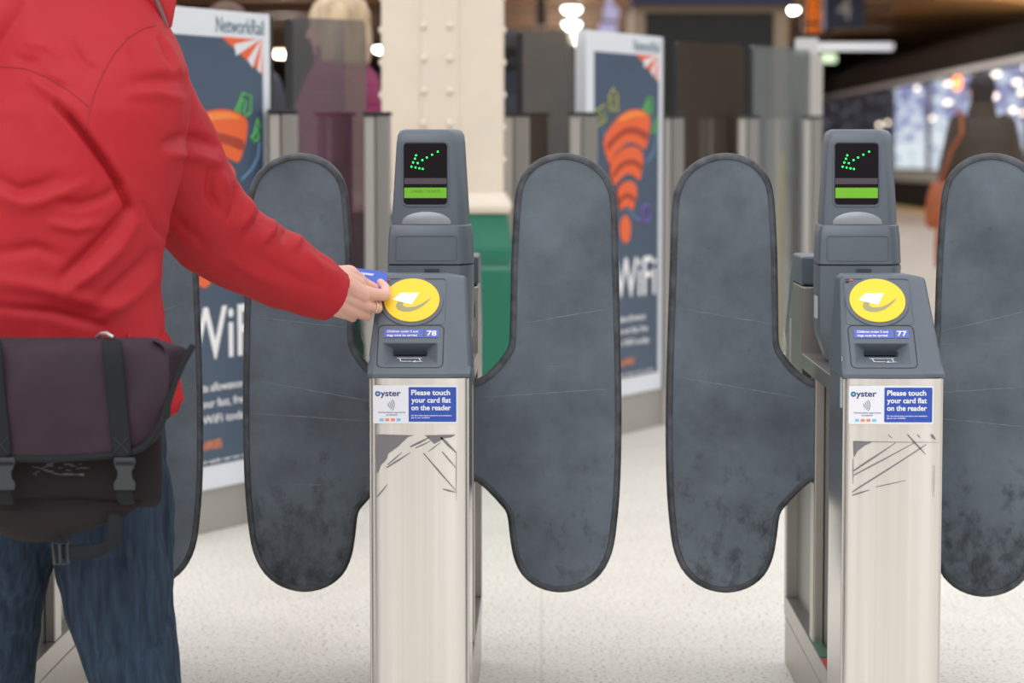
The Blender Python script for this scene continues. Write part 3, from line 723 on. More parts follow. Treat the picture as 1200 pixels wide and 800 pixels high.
# ================================================================== CREAM COLUMN
M['cream'] = mat('cream_paint', 'e0d3c2', .45, var=.04, scale=5)
M['green'] = mat('green_paint', '1f6f57', .35, var=.06, scale=6)
t = thing('riveted_column', 'riveted cream iron column on a green painted base', 'column', (-.354, 9.3, 0))
cb = bmesh.new()
box(cb, -.215, .215, -.20, .20, .95, 6.0); box(cb, -.075, .062, -.212, -.19, .95, 6.0)
obj('shaft', cb, M['cream'], t, bevel=.012)
def molding(name, prof, m):
    rings = [[(-h, -h, z), (h, -h, z), (h, h, z), (-h, h, z)] for h, z in prof]
    return obj(name, loft(rings), m, t, bevel=.004)
molding('base_moulding', [(.220, 1.03), (.228, 1.015), (.238, 1.0), (.245, .98), (.24, .962), (.232, .957)], M['cream'])
molding('pedestal', [(.228, .957), (.230, .93), (.240, .86), (.25, .835), (.25, .80), (.236, .775), (.25, .75), (.25, .35), (.262, .3), (.262, 0)], M['green'])
for k in range(14):
    z = 1.16 + .115 * k + .0
    for x in (-.064, .028):
        rb = bmesh.new(); ball(rb, (x, -.212, z), .0145, 2, (1, .8, 1)); obj('rivet', rb, M['cream'], t)
    for s in (-1, 1):
        rb = bmesh.new(); ball(rb, (s * .215, -.15, z - .012), .0145, 2, (.9, 1, 1)); obj('rivet', rb, M['cream'], t)

# ================================================================== FIGURES
M['skin'] = mat('skin', 'e2b09e', .5, var=.08, scale=14, bump=.1, bscale=300)
M['skin'].node_tree.nodes['Principled BSDF'].inputs['Subsurface Weight'].default_value = .15
M['skin'].node_tree.nodes['Principled BSDF'].inputs['Subsurface Scale'].default_value = .01
M['eye'] = mat('eye_white', 'e8e4df', .2); M['iris'] = mat('iris', '3a2a1c', .2); M['lip'] = mat('lips', 'a85e55', .5)
def head_shapes(bm, H, yw, s=1.0):
    """adds head volumes at centre H facing direction yaw yw (0 = +Y)"""
    R = Matrix.Rotation(yw, 3, 'Z')
    f = lambda x, y, z: H + R @ Vector((x * s, y * s, z * s))
    ball(bm, f(0, -.012, .025), .001, 3, (76 * s, 92 * s, 88 * s), R)
    ball(bm, f(0, .022, -.03), .001, 3, (60 * s, 70 * s, 78 * s), R)
    ball(bm, f(0, .062, -.085), .001, 2, (28 * s, 26 * s, 24 * s), R)
    capsule(bm, [f(0, .085, .012), f(0, .103, -.025)], [.011 * s, .016 * s])
    for sx in (-1, 1): 
        ball(bm, f(sx * .073, -.005, -.01), .001, 2, (11 * s, 20 * s, 32 * s), R)
        ball(bm, f(sx * .03, .073, .028), .001, 2, (20 * s, 10 * s, 7 * s), R)
    ball(bm, f(0, .086, -.055), .001, 2, (22 * s, 10 * s, 9 * s), R)
def face_bits(H, yw, parent, s=1.0):
    R = Matrix.Rotation(yw, 3, 'Z'); f = lambda x, y, z: H + R @ Vector((x * s, y * s, z * s))
    for sx in (-1, 1):
        b = bmesh.new(); ball(b, f(sx * .031, .069, .006), .0115 * s, 2); e = obj('eye', b, M['eye'], parent)
        b = bmesh.new(); ball(b, f(sx * .031, .0775, .006), .0048 * s, 2); obj('iris', b, M['iris'], e)
    b = bmesh.new(); ball(b, f(0, .0945, -.055), .001, 2, (19 * s, 5 * s, 5 * s), R); obj('mouth', b, M['lip'], parent)
def hand_shapes(bm, Wp, d, side, palm_n):
    """relaxed open hand: wrist Wp, direction d, five fingers; side = lateral direction towards the thumb"""
    d = d.normalized(); side = side.normalized(); n = palm_n.normalized()
    for k, (off, ln) in enumerate(((.026, .070), (.009, .078), (-.008, .072), (-.024, .056))):
        k0 = Wp + d * .085 + side * off
        capsule(bm, [Wp + side * off * .5, k0], [.015, .012])
        p1 = k0 + d * ln * .45 + n * .006; p2 = p1 + d * ln * .32 + n * .014; p3 = p2 + d * ln * .18 + n * .016
        capsule(bm, [k0, p1, p2, p3], [.0095, .0085, .0078, .0068])
    capsule(bm, [Wp + d * .02 + side * .018, Wp + d * .05 + side * .042 + n * .01, Wp + d * .08 + side * .052 + n * .018, Wp + d * .10 + side * .052 + n * .022], [.014, .012, .0095, .008])

def figure(name_label, X, Y, yaw_, coat_c, trouser_c, hair_c, hair='short', coat_len=.45, scale=1.0, head_dz=0, puffy=False, name='person', stride=.06, legs='trousers'):
    t = thing('person', name_label, 'person', (X, Y, 0), yaw_)
    s = scale
    v = lambda x, y, z: Vector((x * s, y * s, z * s))
    H = v(0, .03, 1.60)
    b = bmesh.new()
    head_shapes(b, H, 0, s)
    capsule(b, [v(0, .01, 1.53), v(0, -.005, 1.42)], [.055 * s, .06 * s])
    capsule(b, [v(0, 0, 1.28), v(0, 0, 1.1), v(0, 0, .95)], [.10 * s, .11 * s, .13 * s])
    for sx in (-1, 1):
        capsule(b, [v(sx * .15, -.005, 1.40), v(sx * .22, -.02, 1.12), v(sx * .235, .05, .88)], [.05 * s, .04 * s, .03 * s])
        hand_shapes(b, v(sx * .235, .055, .86), Vector((0, .15, -1)), Vector((0, 1, .1)), Vector((-sx, 0, 0)))
        capsule(b, [v(sx * .09, 0, .92), v(sx * .1, stride * sx + .03, .5), v(sx * .1, stride * sx * 2, .09)], [.085 * s, .055 * s, .04 * s])
        capsule(b, [v(sx * .1, stride * sx * 2 - .02, .05), v(sx * .11, stride * sx * 2 + .14, .035)], [.035 * s, .03 * s])
    union('body', b, .006, 3, M['skin'], t)
    face_bits(H, 0, t, s)
    # trousers
    b = bmesh.new(); capsule(b, [v(0, 0, .93), v(0, 0, .98)], [.15 * s, .14 * s])
    for sx in (-1, 1):
        capsule(b, [v(sx * .085, 0, .9), v(sx * .1, stride * sx + .03, .5), v(sx * .1, stride * sx * 2, .10)], [.1 * s, .075 * s, .06 * s])
    union('trousers', b, .008, 4, mat('trouser_cloth', trouser_c, .8, bump=.2, bscale=150), t)
    # shoes
    for sx in (-1, 1):
        b = bmesh.new(); y0 = stride * sx * 2
        capsule(b, [v(sx * .1, y0 - .03, .05), v(sx * .1, y0 + .06, .045), v(sx * .11, y0 + .16, .035)], [.046 * s, .045 * s, .034 * s])
        for q in b.verts: q.co.z = max(q.co.z, .001)
        union('shoe', b, .006, 3, mat('shoe_leather', '1c1a1a', .5), t)
    # coat
    b = bmesh.new(); pf = 1.12 if puffy else 1.0
    rings = []
    for z, a, c_ in ((.93 - coat_len + .12, .21, .17), (.85, .205, .165), (1.0, .185, .15), (1.15, .195, .15), (1.3, .20, .145), (1.38, .17, .12), (1.43, .10, .09), (1.47, .075, .08)):
        a *= pf; c_ *= pf
        rings.append([(a * s * math.cos(q * PI / 16), c_ * s * math.sin(q * PI / 16), z * s) for q in range(32)])
    loft(rings, bm=b)
    for sx in (-1, 1):
        capsule(b, [v(sx * .15, -.005, 1.385), v(sx * .222, -.02, 1.12), v(sx * .237, .045, .90)], [.073 * s * pf, .062 * s * pf, .048 * s * pf])
    cm = mat('coat_cloth', coat_c, .75, var=.12, scale=16, bump=.3, bscale=90)
    co = union('coat', b, .007, 6, cm, t)
    if puffy:
        me = co.data
        for q in me.vertices:
            z = q.co.z + .25 * q.co.x ** 2
            q.co += q.normal * .010 * abs(math.sin(z * PI / .075)) ** .6
    # collar
    if True:
        b = bmesh.new(); kk = 1.0 if puffy else .86; rr = [[(a * kk * math.cos(q * PI / 16) * s, a * kk * .95 * math.sin(q * PI / 16) * s + .005, z * s) for q in range(32)] for z, a in ((1.40, .12), (1.44, .115), (1.50, .10), (1.535, .098))]
        loft(rr, bm=b); obj('collar', b, cm, t, bevel=.01)
    # hair
    hm = mat('hair', hair_c, .55, var=.3, scale=30, stretch=(1, 1, .12), bump=.6, bscale=160)
    b = bmesh.new()
    if hair == 'bob':
        ball(b, H + v(0, -.022, .035), .001, 3, (104 * s, 118 * s, 104 * s))
        rings = []
        for z, a, c_ in ((.05, .100, .108), (0, .110, .114), (-.06, .118, .118), (-.12, .118, .110), (-.15, .105, .095)):
            rings.append([(H.x + a * s * math.cos(q * PI / 16), H.y - .025 * s + (c_ if math.sin(q * PI / 16) < 0 else c_ * .62) * s * math.sin(q * PI / 16), H.z + z * s) for q in range(32)])
        loft(rings, bm=b)
    else:
        ball(b, H + v(0, -.02, .04), .001, 3, (86 * s, 96 * s, 88 * s))
        ball(b, H + v(0, -.042, -.022), .001, 3, (76 * s, 60 * s, 82 * s))
    ho = union('hair', b, .005, 3, hm, t)
    for q in ho.data.vertices:
        q.co += q.normal * .006 * noise.noise(Vector((q.co.x * 60, q.co.y * 60, q.co.z * 12)))
    # open the fringe: keep the face clear
    return t
def at(px, Y): return (px - VPX) * Y / FPX
# blonde woman behind smoked glass, facing left
figure('person with a blonde bob and a quilted magenta jacket, facing left behind the smoked glass', at(402, 10.0), 10.0, math.radians(72), '8e2a58', '2a2a30', 'cdb596', 'bob', .45, 1.035, puffy=True)
figure('person with short brown hair, standing behind the left advertising board', at(268, 10.9), 10.9, math.radians(20), '40404a', '26282c', '5a4232', 'short', .3, 1.05)
figure('person in a dark navy coat with black hair, half hidden behind the riveted column', at(594, 11.5), 11.5, math.radians(-4), '20232e', '1c1c22', '14110f', 'short', .5, 1.0)
wk = figure('person in a brown checked coat walking away along the platform with an orange shoulder bag', at(1148, 16.6), 16.6, 0, '3a2f25', '2b2724', '1e0f0d', 'short', .75, .98, stride=.1)
# the walker's shoulder bag
M['tan'] = mat('tan_leather', '8a4218', .5, var=.15, scale=10)
hx = at(1104, 16.5)
t = thing('shoulder_bag', 'orange-brown leather shoulder bag hanging at the left side of the walking person', 'bag', (hx, 16.5, .80))
b = bmesh.new(); rings = []
for z, a, c_ in ((-.11, .09, .05), (-.08, .115, .065), (0, .12, .07), (.1, .105, .055), (.17, .085, .03), (.19, .07, .02)):
    rings.append([(a * math.cos(q * PI / 12), c_ * math.sin(q * PI / 12), z) for q in range(24)])
loft(rings, bm=b); obj('pouch', b, M['tan'], t, bevel=.004)
obj('strap', tube([(-.02, -.0, .18), (.03, -.08, .38), (.09, -.135, .50), (.10, -.06, .63), (.09, .06, .645)], .012, 8), M['tan'], t)
obj('tassel', tube([(-.03, -.06, -.06), (-.035, -.065, -.2), (-.04, -.07, -.36)], [.02, .03, .022], 8), M['tan'], t)

# ================================================================== MAIN PERSON
def jacket_mat():
    m = mat('red_shell', 'ae1e28', .62, bump=.35, bscale=34, stretch=(1, 1, .8), spec=.3)
    return m
M['red'] = jacket_mat()
M['red_seam'] = mat('red_seam', 'a01f28', .7)
person = thing('person', 'person in a red jacket and blue jeans, seen from behind, tapping a card', 'person', (-.82, 4.25, 0))
person_loc = Vector(person.location)
def child(o, par=None):
    """o was built in world coordinates: hang it under the person"""
    par = par or person
    o.parent = par
    if par is person: o.matrix_parent_inverse = Matrix.Translation(-person_loc)
    else: o.matrix_parent_inverse = Matrix()
    return o
def torso_rings(secs, n=40, p=2.4):
    rings = []
    for cx, cy, z, a, b_, yw in secs:
        r = []
        for k in range(n):
            q = 2 * PI * k / n; c_, s_ = math.cos(q), math.sin(q)
            x = a * math.copysign(abs(c_) ** (2 / p), c_); y = b_ * math.copysign(abs(s_) ** (2 / p), s_)
            r.append((cx + x * math.cos(yw) - y * math.sin(yw), cy + x * math.sin(yw) + y * math.cos(yw), z))
        rings.append(r)
    return rings
YW = math.radians(-14)
secs = [(-.835, 4.27, .745, .222, .150, 0), (-.835, 4.27, .80, .218, .152, 0), (-.838, 4.265, .875, .207, .145, 0), (-.838, 4.26, .95, .203, .145, -.03), (-.828, 4.26, 1.05, .207, .148, -.08),
        (-.812, 4.265, 1.15, .213, .148, -.15), (-.795, 4.275, 1.24, .212, .142, YW), (-.785, 4.29, 1.31, .20, .125, YW), (-.785, 4.305, 1.365, .172, .108, YW), (-.785, 4.32, 1.41, .145, .095, YW),
        (-.765, 4.33, 1.44, .105, .09, YW),
        (-.745, 4.335, 1.47, .088, .086, YW), (-.738, 4.345, 1.52, .088, .088, YW), (-.737, 4.35, 1.55, .086, .088, YW)]
b = bmesh.new()
loft(torso_rings(secs), bm=b)
# right sleeve
SL = [(128, 54, 4.29, .070), (148, 78, 4.30, .080), (163, 108, 4.33, .088), (181, 150, 4.37, .090), (203, 190, 4.42, .090), (224, 236, 4.47, .088), (250, 270, 4.52, .083), (290, 296, 4.57, .077), (330, 317, 4.62, .069), (365, 334, 4.655, .060), (386, 345, 4.675, .054)]
sl = [(P(x, y, Y), r) for x, y, Y, r in SL]
capsule(b, [p for p, r in sl[:-1]], [r for p, r in sl[:-1]])
# cuff end cut square: a truncated cone instead of a ball
a_, c_ = sl[-2][0], sl[-1][0]; d_ = (c_ - a_)
bmesh.ops.create_cone(b, cap_ends=True, segments=28, radius1=sl[-2][1], radius2=.050, depth=(d_.length + .012), matrix=Matrix.Translation((a_ + c_) / 2 + d_.normalized() * .006) @ d_.to_track_quat('Z', 'Y').to_matrix().to_4x4())
# left sleeve, mostly out of frame
la = [Vector((-.955, 4.27, 1.335)), Vector((-1.03, 4.27, 1.06)), Vector((-1.02, 4.42, .86))]
capsule(b, [Vector((-.88, 4.29, 1.385))] + la, [.06, .085, .078, .055])
jk = union('jacket', b, .0042, 8, M['red'])
# folds: strokes measured on the back, pressed into the cloth along its normals
FOLD = [
    # pts, half-width px, depth m (negative in)
    ([(66, 122), (84, 140), (102, 162), (122, 188), (140, 216), (152, 244)], 5, -.016),
    ([(78, 112), (104, 146), (130, 186), (150, 220)], 10, .006),
    ([(40, 96), (62, 112), (78, 128)], 8, .006),
    ([(152, 244), (130, 270), (104, 296), (76, 322)], 9, -.009), ([(158, 262), (140, 292), (112, 318), (84, 338)], 9, .007),
    ([(180, 296), (168, 310), (140, 332), (118, 352)], 9, -.006), ([(186, 320), (160, 345), (120, 372)], 10, .005),
    ([(0, 210), (22, 222), (48, 216), (66, 208)], 8, -.006), ([(0, 230), (30, 240), (66, 232), (100, 215)], 10, .006), ([(66, 236), (92, 240), (120, 232), (142, 218)], 8, -.006),
    ([(60, 262), (90, 268), (116, 262)], 8, .005), ([(0, 296), (40, 290), (70, 300)], 10, -.005), ([(0, 330), (46, 336), (90, 350), (140, 360)], 12, .005), ([(0, 360), (60, 366), (120, 382)], 8, -.004),
    ([(36, 52), (56, 56), (70, 66)], 8, .004), ([(20, 68), (44, 74)], 7, -.004), ([(84, 56), (96, 74), (110, 84)], 8, -.004),
    ([(128, 26), (142, 44), (150, 66)], 8, .004), ([(60, 88), (80, 98)], 7, .004),
    # sleeve
    ([(196, 168), (216, 160), (240, 164), (254, 172)], 8, -.008), ([(200, 182), (224, 180), (252, 190)], 9, .008),
    ([(160, 96), (186, 92), (208, 94)], 8, -.005), ([(152, 112), (184, 110), (214, 116)], 9, .005), ([(196, 50), (206, 66), (216, 88)], 6, .004), ([(188, 46), (196, 62), (204, 78)], 5, -.004),
    ([(248, 200), (246, 226), (256, 246)], 7, -.008), ([(262, 206), (264, 226)], 6, .004), ([(276, 222), (275, 240), (266, 256)], 6, -.005),
    ([(292, 232), (290, 250), (278, 266)], 7, .007), ([(306, 244), (304, 258), (290, 276)], 6, -.006), ([(322, 254), (318, 270), (306, 284)], 7, .006), ([(338, 264), (334, 280)], 6, -.005),
    ([(352, 272), (346, 290)], 6, .004), ([(196, 246), (216, 268), (242, 288)], 9, -.003), ([(172, 240), (186, 268), (208, 290)], 6, -.005),
    ([(300, 300), (340, 322), (372, 336)], 8, -.003), ([(266, 302), (300, 322), (340, 340)], 8, .003), ([(366, 286), (378, 300), (392, 312)], 5, -.004), ([(360, 296), (376, 316)], 6, .004),
]
def apply_folds(o, folds, amp_noise, nscale, aniso=(1, 1, 1), wk_=1.0, dk_=1.0):
    me = o.data; n = len(me.vertices)
    co = np.empty(n * 3); me.vertices.foreach_get('co', co); co = co.reshape(-1, 3)
    no = np.empty(n * 3); me.vertices.foreach_get('normal', no); no = no.reshape(-1, 3)
    R = np.array(RM); q = (co - np.array(CP)) @ R
    px = 600 + FPX * q[:, 0] / -q[:, 2]; py = 400 - FPX * q[:, 1] / -q[:, 2]
    face = np.clip((-no[:, 1] + .25) / .5, 0, 1)
    disp = np.zeros(n)
    for pts, w_, dep in folds:
        w_ = w_ * wk_; dep = dep * dk_
        best = np.full(n, 1e9); par = np.zeros(n); L = len(pts) - 1
        for i in range(L):
            ax, ay = pts[i]; bx_, by = pts[i + 1]; dx, dy = bx_ - ax, by - ay; l2 = dx * dx + dy * dy
            tt = np.clip(((px - ax) * dx + (py - ay) * dy) / l2, 0, 1)
            d = np.hypot(px - ax - tt * dx, py - ay - tt * dy); m_ = d < best
            best[m_] = d[m_]; par[m_] = (i + tt[m_]) / L
        fall = np.exp(-(best / w_) ** 2) * np.sin(np.pi * np.clip(.12 + par * .8, 0, 1)) ** .6
        disp += dep * fall * face
    nz = np.array([noise.noise(Vector((c[0] * nscale * aniso[0], c[1] * nscale * aniso[1], c[2] * nscale * aniso[2]))) for c in co])
    nz2 = np.array([noise.noise(Vector((c[0] * nscale * 2.6 + 9, c[1] * nscale * 2.6, c[2] * nscale * 2.6))) for c in co])
    disp += amp_noise * (nz + .4 * nz2)
    co += no * disp[:, None]
    me.vertices.foreach_set('co', co.ravel()); me.update()
apply_folds(jk, FOLD, .006, 9, wk_=.75, dk_=1.5)
child(jk)
JB = BVHTree.FromObject(jk, bpy.context.evaluated_depsgraph_get()) if False else BVHTree.FromPolygons([v.co.copy() for v in jk.data.vertices], [tuple(p.vertices) for p in jk.data.polygons])
def on(px, py, bvh=None, off=.0):
    h = (bvh or JB).ray_cast(CP, ray(px, py))
    return None if h[0] is None else h[0] - ray(px, py) * off
def dense(pts, k=6):
    out = []
    for a, b2 in zip(pts, pts[1:]):
        for i in range(k): out.append((a[0] + (b2[0] - a[0]) * i / k, a[1] + (b2[1] - a[1]) * i / k))
    out.append(pts[-1]); return out
for pts in ([(-40, 84), (0, 78), (30, 80), (60, 92), (84, 108), (106, 126)], [(182, 30), (168, 33), (150, 44), (134, 62), (120, 86), (110, 110), (104, 132), (100, 156)]):
    q = [on(*p, off=.0004) for p in dense(pts, 5)]; q = [x for x in q if x]
    if len(q) > 3: child(obj('seam', tube(q, .0013, 6), M['red_seam']), jk)
# jacket skirt flaring out under the bag at the right
hm = bmesh.new()
fl = [P(182, 372, 4.28), P(197, 396, 4.25), P(207, 428, 4.24), P(213, 466, 4.25), P(211, 484, 4.27), P(198, 490, 4.29), P(176, 486, 4.22), P(150, 470, 4.15), P(150, 390, 4.15)]
loft([fl, [p + Vector((-.015, .05, 0)) for p in fl]], bm=hm)
child(obj('jacket_hem', hm, M['red'], None, bevel=.008), jk)
# collar flap with zip
zb = bmesh.new()
zc = [P(178, -14, 4.30), P(186, 6, 4.285), P(196, 32, 4.28)]
child(obj('zip', tube(zc, .0035, 6), mat('zip_metal', '6b5a58', .4, .5)), jk)
cf = [P(150, -60, 4.34), P(207, -60, 4.31), P(208, 0, 4.30), P(202, 34, 4.30), P(190, 32, 4.29), P(168, 8, 4.29), P(150, -10, 4.30)]
cb = bmesh.new(); loft([cf, [p + Vector((-.012, .03, 0)) for p in cf]], bm=cb)
child(obj('collar', cb, M['red'], None, bevel=.006), jk)

# body: head, neck, trunk, legs, left hand coarse; right hand fine, all in one mesh
HC = Vector((-.725, 4.39, 1.625)); 
b = bmesh.new()
head_shapes(b, HC, math.radians(-14), 1.0)
capsule(b, [HC + Vector((0, -.02, -.06)), Vector((-.742, 4.33, 1.46))], [.056, .062])
capsule(b, [Vector((-.80, 4.28, 1.26)), Vector((-.83, 4.27, 1.0)), Vector((-.84, 4.27, .86))], [.11, .11, .12])
capsule(b, [sl[2][0], sl[5][0], sl[8][0], sl[10][0]], [.05, .042, .034, .026])
capsule(b, la, [.045, .038, .028])
hand_shapes(b, la[2] + Vector((.0, .03, -.03)), Vector((.05, .6, -.8)), Vector((.8, .5, .3)), Vector((.9, -.4, -.1)))
LEGR = [(124, 560, 4.27, .106), (134, 640, 4.28, .102), (139, 700, 4.27, .094), (152, 760, 4.26, .084), (161, 800, 4.25, .076)]
LEGL = [(10, 560, 4.27, .098), (4, 640, 4.29, .088), (-4, 700, 4.31, .082), (-8, 760, 4.32, .076), (-10, 800, 4.33, .072)]
lr = [(P(x, y, Y), r) for x, y, Y, r in LEGR]; ll = [(P(x, y, Y), r) for x, y, Y, r in LEGL]
ankR = Vector((lr[-1][0].x + .004, 4.22, .10)); ankL = Vector((ll[-1][0].x - .01, 4.40, .10))
for L_, an in ((lr, ankR), (ll, ankL)):
    capsule(b, [p for p, r in L_] + [an, an + Vector((.02, .14, -.055))], [r * .7 for p, r in L_] + [.038, .03])
me_co = bmesh.new()
body = union('body', b, .006, 4, M['skin'])
# right hand, pinching the card
h = bmesh.new()
Wd = P(384, 343, 4.672)
K = {'i': P(434, 344, 4.762), 'm': P(427, 357, 4.757), 'r': P(417, 365, 4.75), 'p': P(404, 367, 4.735)}
wq = {'i': P(388, 334, 4.68), 'm': P(387, 343, 4.676), 'r': P(386, 352, 4.676), 'p': P(385, 358, 4.68)}
for k, r0, r1 in (('i', .019, .0130), ('m', .019, .0125), ('r', .019, .0125), ('p', .017, .0115)):
    capsule(h, [wq[k], K[k]], [r0, r1])
capsule(h, [P(400, 332, 4.70), P(424, 345, 4.74)], [.024, .016])
capsule(h, [K['i'], P(451, 346, 4.795), P(452, 338, 4.815), P(446, 331, 4.826)], [.0122, .0108, .0092, .0078])
capsule(h, [K['m'], P(442, 361, 4.788), P(441, 353, 4.812), P(433, 346, 4.815)], [.0118, .0102, .0090, .0078])
capsule(h, [K['r'], P(430, 370, 4.783), P(428, 363, 4.807), P(420, 356, 4.806)], [.0115, .0098, .0086, .0075])
capsule(h, [K['p'], P(413, 372, 4.766), P(411, 367, 4.786), P(405, 361, 4.786)], [.0105, .0088, .0078, .0068])
capsule(h, [P(396, 323, 4.70), P(409, 321, 4.735), P(425, 332, 4.778), P(438, 337, 4.806)], [.019, .0170, .0125, .0092])
capsule(h, [P(400, 326, 4.70), P(420, 333, 4.745)], [.020, .014])
hand = union('hand', h, .0014, 3)
# veins / tendons as soft relief
HF = [([(396, 326), (414, 336), (430, 344)], 3, .0008), ([(394, 346), (410, 352), (424, 357)], 2.5, .0008), ([(392, 356), (404, 362), (415, 366)], 2.5, .0007), ([(404, 344), (416, 350)], 3, -.0008), ([(436, 352), (440, 356)], 2, -.001)]
apply_folds(hand, HF, .0004, 60)
bm = bmesh.new(); bm.from_mesh(body.data); bm.from_mesh(hand.data); me = bpy.data.meshes.new('body'); bm.to_mesh(me); bm.free()
me.materials.append(M['skin']); me.polygons.foreach_set('use_smooth', [True] * len(me.polygons)); bpy.data.objects.remove(hand)
body.data = me; child(body)
def wchild(o): return child(o)
# face bits and hair
R_ = Matrix.Rotation(math.radians(-14), 3, 'Z')
for sx in (-1, 1):
    b = bmesh.new(); ball(b, HC + R_ @ Vector((sx * .031, .069, .006)), .0115, 2); e = wchild(obj('eye', b, M['eye']))
    b = bmesh.new(); ball(b, HC + R_ @ Vector((sx * .031, .0775, .006)), .0048, 2); child(obj('iris', b, M['iris']), e)
b = bmesh.new(); ball(b, HC + R_ @ Vector((0, .0945, -.055)), .001, 2, (19, 5, 5)); wchild(obj('mouth', b, M['lip']))
b = bmesh.new(); ball(b, HC + Vector((-.004, -.022, .04)), .001, 3, (86, 96, 88)); ball(b, HC + Vector((-.008, -.045, -.02)), .001, 3, (77, 62, 75))
wchild(union('hair', b, .005, 3, mat('brown_hair', '4a3524', .6, var=.3, scale=40, stretch=(1, 1, .1))))
# finger nails for the pinching hand
# ring
rc = P(438, 366, 4.786)
rp0 = K['r'] * .45 + P(430, 370, 4.783) * .55
ax = (P(430, 370, 4.783) - K['r']).normalized(); u_ = ax.orthogonal().normalized(); v_ = ax.cross(u_)
rpos = K['m'] * .35 + P(442, 361, 4.788) * .65; ax = (P(442, 361, 4.788) - K['m']).normalized(); u_ = ax.orthogonal().normalized(); v_ = ax.cross(u_)
tag(obj('finger_ring', tube([rpos + (u_ * math.cos(a * PI / 12) + v_ * math.sin(a * PI / 12)) * .0122 for a in range(24)], .0014, 8, cyc=True), mat('silver', 'e8e2d8', .25, .9)),
    'plain silver ring on a finger of the hand holding the card', 'ring')

# jeans
M['denim'] = mat('denim', '2b3848', .9, var=.42, scale=60, spec=.2, stretch=(1.5, 1.5, .22), bump=.5, bscale=420)
b = bmesh.new()
capsule(b, [p for p, r in lr] + [ankR + Vector((0, 0, .02))], [r for p, r in lr] + [.062])
capsule(b, [p for p, r in ll] + [ankL + Vector((0, 0, .02))], [r for p, r in ll] + [.062])
loft(torso_rings([(-.745 - .07, 4.28, .58, .135, .10, 0), (-.825, 4.28, .66, .192, .128, 0), (-.83, 4.275, .75, .195, .13, 0), (-.832, 4.27, .86, .18, .125, 0)]), bm=b)
jn = union('jeans', b, .005, 10, M['denim'])
JF = [([(196, 500), (198, 560), (203, 640), (200, 700)], 4, .004), ([(186, 540), (192, 600), (198, 660)], 6, -.004), ([(70, 640), (110, 660), (150, 660)], 9, -.004), ([(206, 690), (196, 730), (180, 760)], 6, -.005),
      ([(206, 720), (190, 760), (160, 790)], 7, .005), ([(110, 770), (140, 760), (170, 770)], 7, -.005), ([(0, 720), (25, 735), (48, 735)], 8, .004), ([(0, 745), (30, 752)], 7, -.005), ([(45, 640), (56, 690)], 5, -.006),
      ([(62, 650), (80, 720), (100, 780)], 5, .004), ([(150, 640), (160, 700), (170, 760)], 9, .003)]
apply_folds(jn, JF, .006, 11)
child(jn)
child(obj('side_seam', tube([q for q in (on(x, y, BVHTree.FromPolygons([v.co.copy() for v in jn.data.vertices], [tuple(p.vertices) for p in jn.data.polygons]), .0003) for x, y in dense([(192, 520), (197, 580), (201, 650), (203, 720), (205, 790)], 5)) if q], .0012, 6), mat('denim_seam', '22324a', .9)), jn)
for an in (ankR, ankL):
    b = bmesh.new(); capsule(b, [an + Vector((0, -.035, -.045)), an + Vector((.008, .06, -.05)), an + Vector((.02, .17, -.06))], [.048, .046, .038])
    for q in b.verts: q.co.z = max(q.co.z, .002)
    sh = union('shoe', b, .005, 3, mat('shoe_suede', '3a2e26', .7)); child(sh)

# the card
fc = frame(P(441, 331, 4.822), Vector((.96, .10, -.12)), Vector((-.05, .72, .70)))
cd = thing('travel_card', 'blue travel card pinched between thumb and finger over the yellow disc', 'card', fc.translation)
FCd = Matrix.Translation(-fc.translation) @ fc
obj('card_blank', plate(FCd, rrect(.0856, .054, .003, 4, -.022, .004), -.0004, .0004), mat('card_blue', '4565c4', .35), cd, smooth=False)
text('card_lettering', [('oyster', -.030, .0165, .026, .0075)], FCd @ Matrix.Translation((0, 0, .0004)), M['white'], cd, .0003, .02)

# ================================================================== MESSENGER BAG
M['bagc'] = mat('bag_nylon', '34252f', .7, var=.12, scale=9, bump=.35, bscale=650, spec=.3)
M['bagb'] = mat('bag_lower_nylon', '1c1418', .75, var=.12, scale=9, bump=.35, bscale=650, spec=.3)
M['web'] = mat('black_webbing', '1b1f22', .8, spec=.3, bump=.4, bscale=900)
M['buckle'] = mat('buckle_plastic', '2f3336', .4)
BY = 4.0       # front of the bag (towards the camera)
bag = thing('messenger_bag', 'dark purple-black messenger bag worn at the back of the person in red', 'bag', P(75, 600, 4.06))
bl = Vector(bag.location)
def bc(o, par=None):
    if par is None: o.parent = bag; o.matrix_parent_inverse = Matrix.Translation(-bl)
    else: o.parent = par
    return o
def W(px, py, Y): return P(px, py, Y)
def sheet(rows, thick, name, m, sub=1, par=None):
    """rows of points -> thickened smooth cloth"""
    bm = bmesh.new(); G = [[bm.verts.new(p) for p in r] for r in rows]
    for a, b2 in zip(G, G[1:]):
        for i in range(len(a) - 1): bm.faces.new((a[i], a[i + 1], b2[i + 1], b2[i]))
    bmesh.ops.recalc_face_normals(bm, faces=bm.faces)
    me = bpy.data.meshes.new(name); bm.to_mesh(me); bm.free(); o = link(name, me, m)
    s = o.modifiers.new('s', 'SOLIDIFY'); s.thickness = thick; s.offset = 0
    u = o.modifiers.new('u', 'SUBSURF'); u.levels = sub; u.render_levels = sub
    bake(o); o.data.materials.clear(); o.data.materials.append(m); o.data.polygons.foreach_set('use_smooth', [True] * len(o.data.polygons))
    return bc(o, par)
